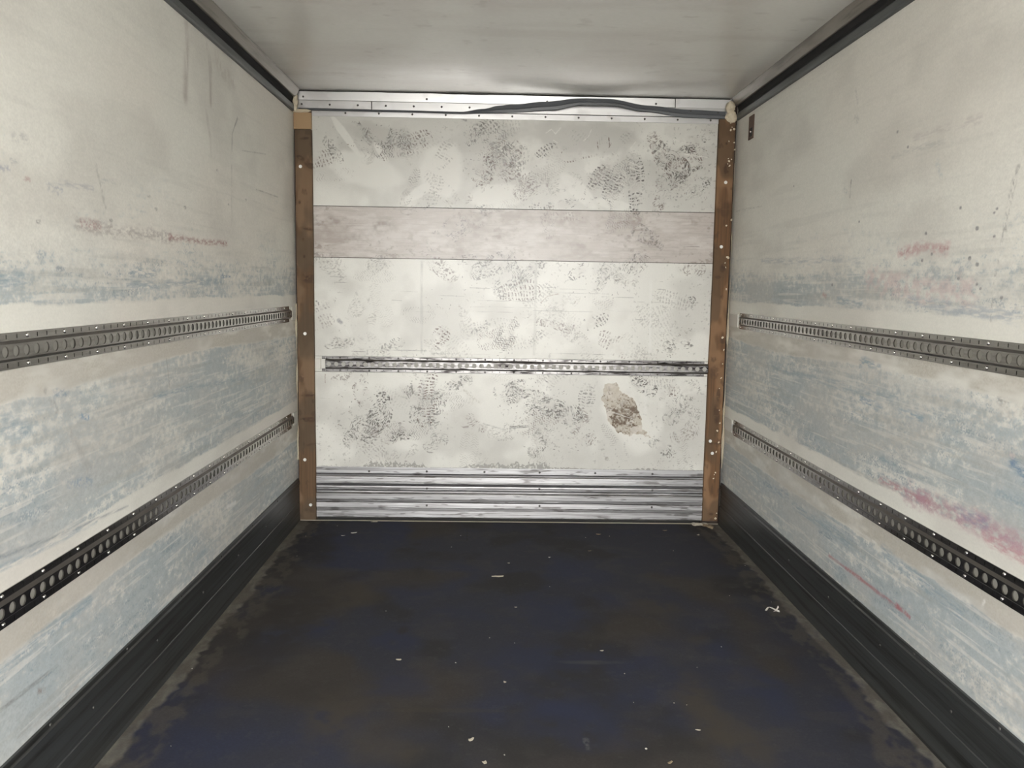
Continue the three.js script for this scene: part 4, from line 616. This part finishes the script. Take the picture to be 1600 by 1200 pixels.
const big = [
  [-0.070, 0.844, 0.042, 0.28, M.chip, 'long pale wood splinter lying in the middle of the floor', 0.05, 0.1], [-0.776, 0.236, 0.024, 0.4, M.chipWhite, 'white flake on the floor near the left end of the kick plate', 0.3, 0.3],
  [-0.822, 0.281, 0.015, 0.4, M.chipWhite, 'small white flake just left of a larger white flake near the bulkhead', 0.1, 0.3], [0.436, 0.220, 0.026, 0.45, M.chipBrown, 'curled brown leaf scrap on the floor near the bulkhead', -0.2, 0.35],
  [0.786, 0.142, 0.020, 0.35, M.chipBrown, 'thin brown scrap on the floor near the right post', 0.1, 0.2], [0.938, 0.215, 0.017, 0.8, M.chip, 'pale crumb of foam on the floor below the right post', 0.4, 0.4],
  [-0.018, 0.670, 0.011, 0.6, M.chip, 'tan crumb on the floor behind the wood splinter', 0.4, 0.4], [0.167, 0.585, 0.012, 0.6, M.chipWhite, 'white crumb on the floor right of the wood splinter', 0.2, 0.4],
  [0.000, 1.185, 0.011, 0.5, M.chip, 'tan crumb on the floor in front of the wood splinter', 0.1, 0.4], [0.361, 0.487, 0.018, 0.3, M.chipBrown, 'brown sliver on the floor in front of the leaf scrap', 0.1, 0.1],
  [-0.393, 1.645, 0.020, 0.4, M.chip, 'tan folded scrap on the left half of the floor', 0.3, 0.4], [-0.049, 1.797, 0.012, 0.8, M.chip, 'round pale crumb on the front middle of the floor', 0, 0.3],
  [0.281, 1.567, 0.012, 0.5, M.chip, 'tan crumb beside a faint scrape on the floor', 0.2, 0.3], [-0.146, 2.131, 0.016, 0.7, M.chip, 'jagged tan flake at the front of the floor', 0.5, 0.6],
  [-0.105, 2.241, 0.016, 0.9, M.chip, 'tan flake nearest the camera, left of the middle', 0.1, 0.4], [0.487, 2.076, 0.015, 0.4, M.chip, 'flat tan flake at the front right of the floor', -0.2, 0.3],
  [0.374, 2.238, 0.015, 0.7, M.chipBrown, 'brown flake nearest the camera, right of the middle', 0.9, 0.3], [0.324, 2.172, 0.006, 0.9, M.chipWhite, 'bright crumb at the front of the floor left of a flat tan flake', 0, 0.3],
  [-0.703, -0.031, 0.030, 0.30, M.chip, 'pale wedge shaped shim tucked under the aluminium kick plate', 0, 0.05],
];
for (const [x, z, s, a, m, lab, turn, bend] of big) flake(s, a, m, lab, 'debris', x, Math.max(z, 0.036), turn, bend);
{                                                        // twisted scrap by the right kick plate
  const o = group('twisted_scrap', [0.986, 1.198].length ? [0.986, 1.198, 0].slice(0, 1).concat([0], [0.986, 1.198].slice(1)) : [0, 0, 0]); tag(o, 'twisted white plastic scrap beside the right kick plate', 'debris');
  const strip = (pts, w) => { const c = new THREE.CatmullRomCurve3(pts.map((p) => new THREE.Vector3(...p))), pos = [], idx = [], N = 14; for (let i = 0; i <= N; i++) { const q = c.getPoint(i / N), t = c.getTangent(i / N), k = w * (1 - 0.6 * Math.abs(i / N - 0.5)), a = i / N * 2.2; const s = new THREE.Vector3(-t.z, 0, t.x).multiplyScalar(Math.cos(a) * k).add(new THREE.Vector3(0, Math.abs(Math.sin(a)) * k, 0)); pos.push(q.x - s.x, q.y, q.z - s.z, q.x + s.x, q.y + s.y + 0.001, q.z + s.z, q.x - s.x, q.y + 0.0012, q.z - s.z, q.x + s.x, q.y + s.y + 0.0022, q.z + s.z); if (i < N) { const b = i * 4; for (const [u, v] of [[0, 1], [1, 3], [3, 2], [2, 0]]) idx.push(b + u, b + v, b + u + 4, b + v, b + v + 4, b + u + 4); } } const g = new THREE.BufferGeometry(); g.setAttribute('position', new THREE.Float32BufferAttribute(pos, 3)); g.setIndex(idx); const q = g.toNonIndexed(); q.computeVertexNormals(); return q; };
  mesh('curl', strip([[-0.026, 0.0005, 0.004], [-0.012, 0.008, -0.008], [0.002, 0.003, -0.004], [0.012, 0.001, 0.006], [0.026, 0.010, -0.010]], 0.006), M.chipWhite, o);
  mesh('tail', strip([[0.000, 0.0005, 0.014], [0.010, 0.003, 0.018], [0.022, 0.001, 0.016]], 0.005), M.chipWhite, o);
}
const crumbs = [[-0.999, 0.297], [-0.880, 0.117], [-0.208, 1.666], [-0.099, 1.469], [-0.012, 1.510], [0.333, 1.736], [0.577, 1.688], [0.331, 1.922], [0.451, 1.925], [0.486, 1.936], [0.699, 1.531], [0.863, 1.047], [0.757, 0.475], [1.036, 0.677], [-0.209, 2.065], [-0.285, 0.447], [-0.248, 0.263], [0.145, 0.962], [-1.041, 1.718], [-0.936, 2.168], [-0.972, 0.598], [0.366, 0.276], [0.487, 0.251], [-0.055, 2.205], [1.010, 1.113], [-0.490, 1.233]];
for (const [x, z] of crumbs) flake(rr(0.0025, 0.0048), rr(0.6, 1), rnd() < 0.5 ? M.chipWhite : M.chip, 'tiny pale crumb scattered on the dark blue floor', 'debris', x, z, rnd() * 3, 0.3, 'tiny crumbs on the floor');
{                                                        // foam and dirt swept into the right corner
  const spots = [[0.958, 0.009], [0.979, 0.032], [1.009, 0.007], [1.014, 0.066], [1.032, 0.089]];
  const labs = ['leftmost pale foam crumb heaped below the right post', 'second pale foam crumb heaped below the right post', 'pale foam crumb in the middle of the heap below the right post', 'brown crumb towards the right wall below the right post', 'rightmost brown crumb in the heap below the right post'];
  spots.forEach(([x, z], i) => { const m = mesh('foam_crumb', jitterBlob(0.016, rr(1, 1.7), 0.5, rr(0.8, 1.1), 0.6, i * 7 + 1, 2), i < 3 ? M.chip : M.chipBrown, scene); m.position.set(x, 0.006, Math.max(z, 0.045)); m.rotation.y = rnd() * 3; tag(m, labs[i], 'debris', 'crumbs heaped below the right post'); });
}

renderer.render(scene, camera);
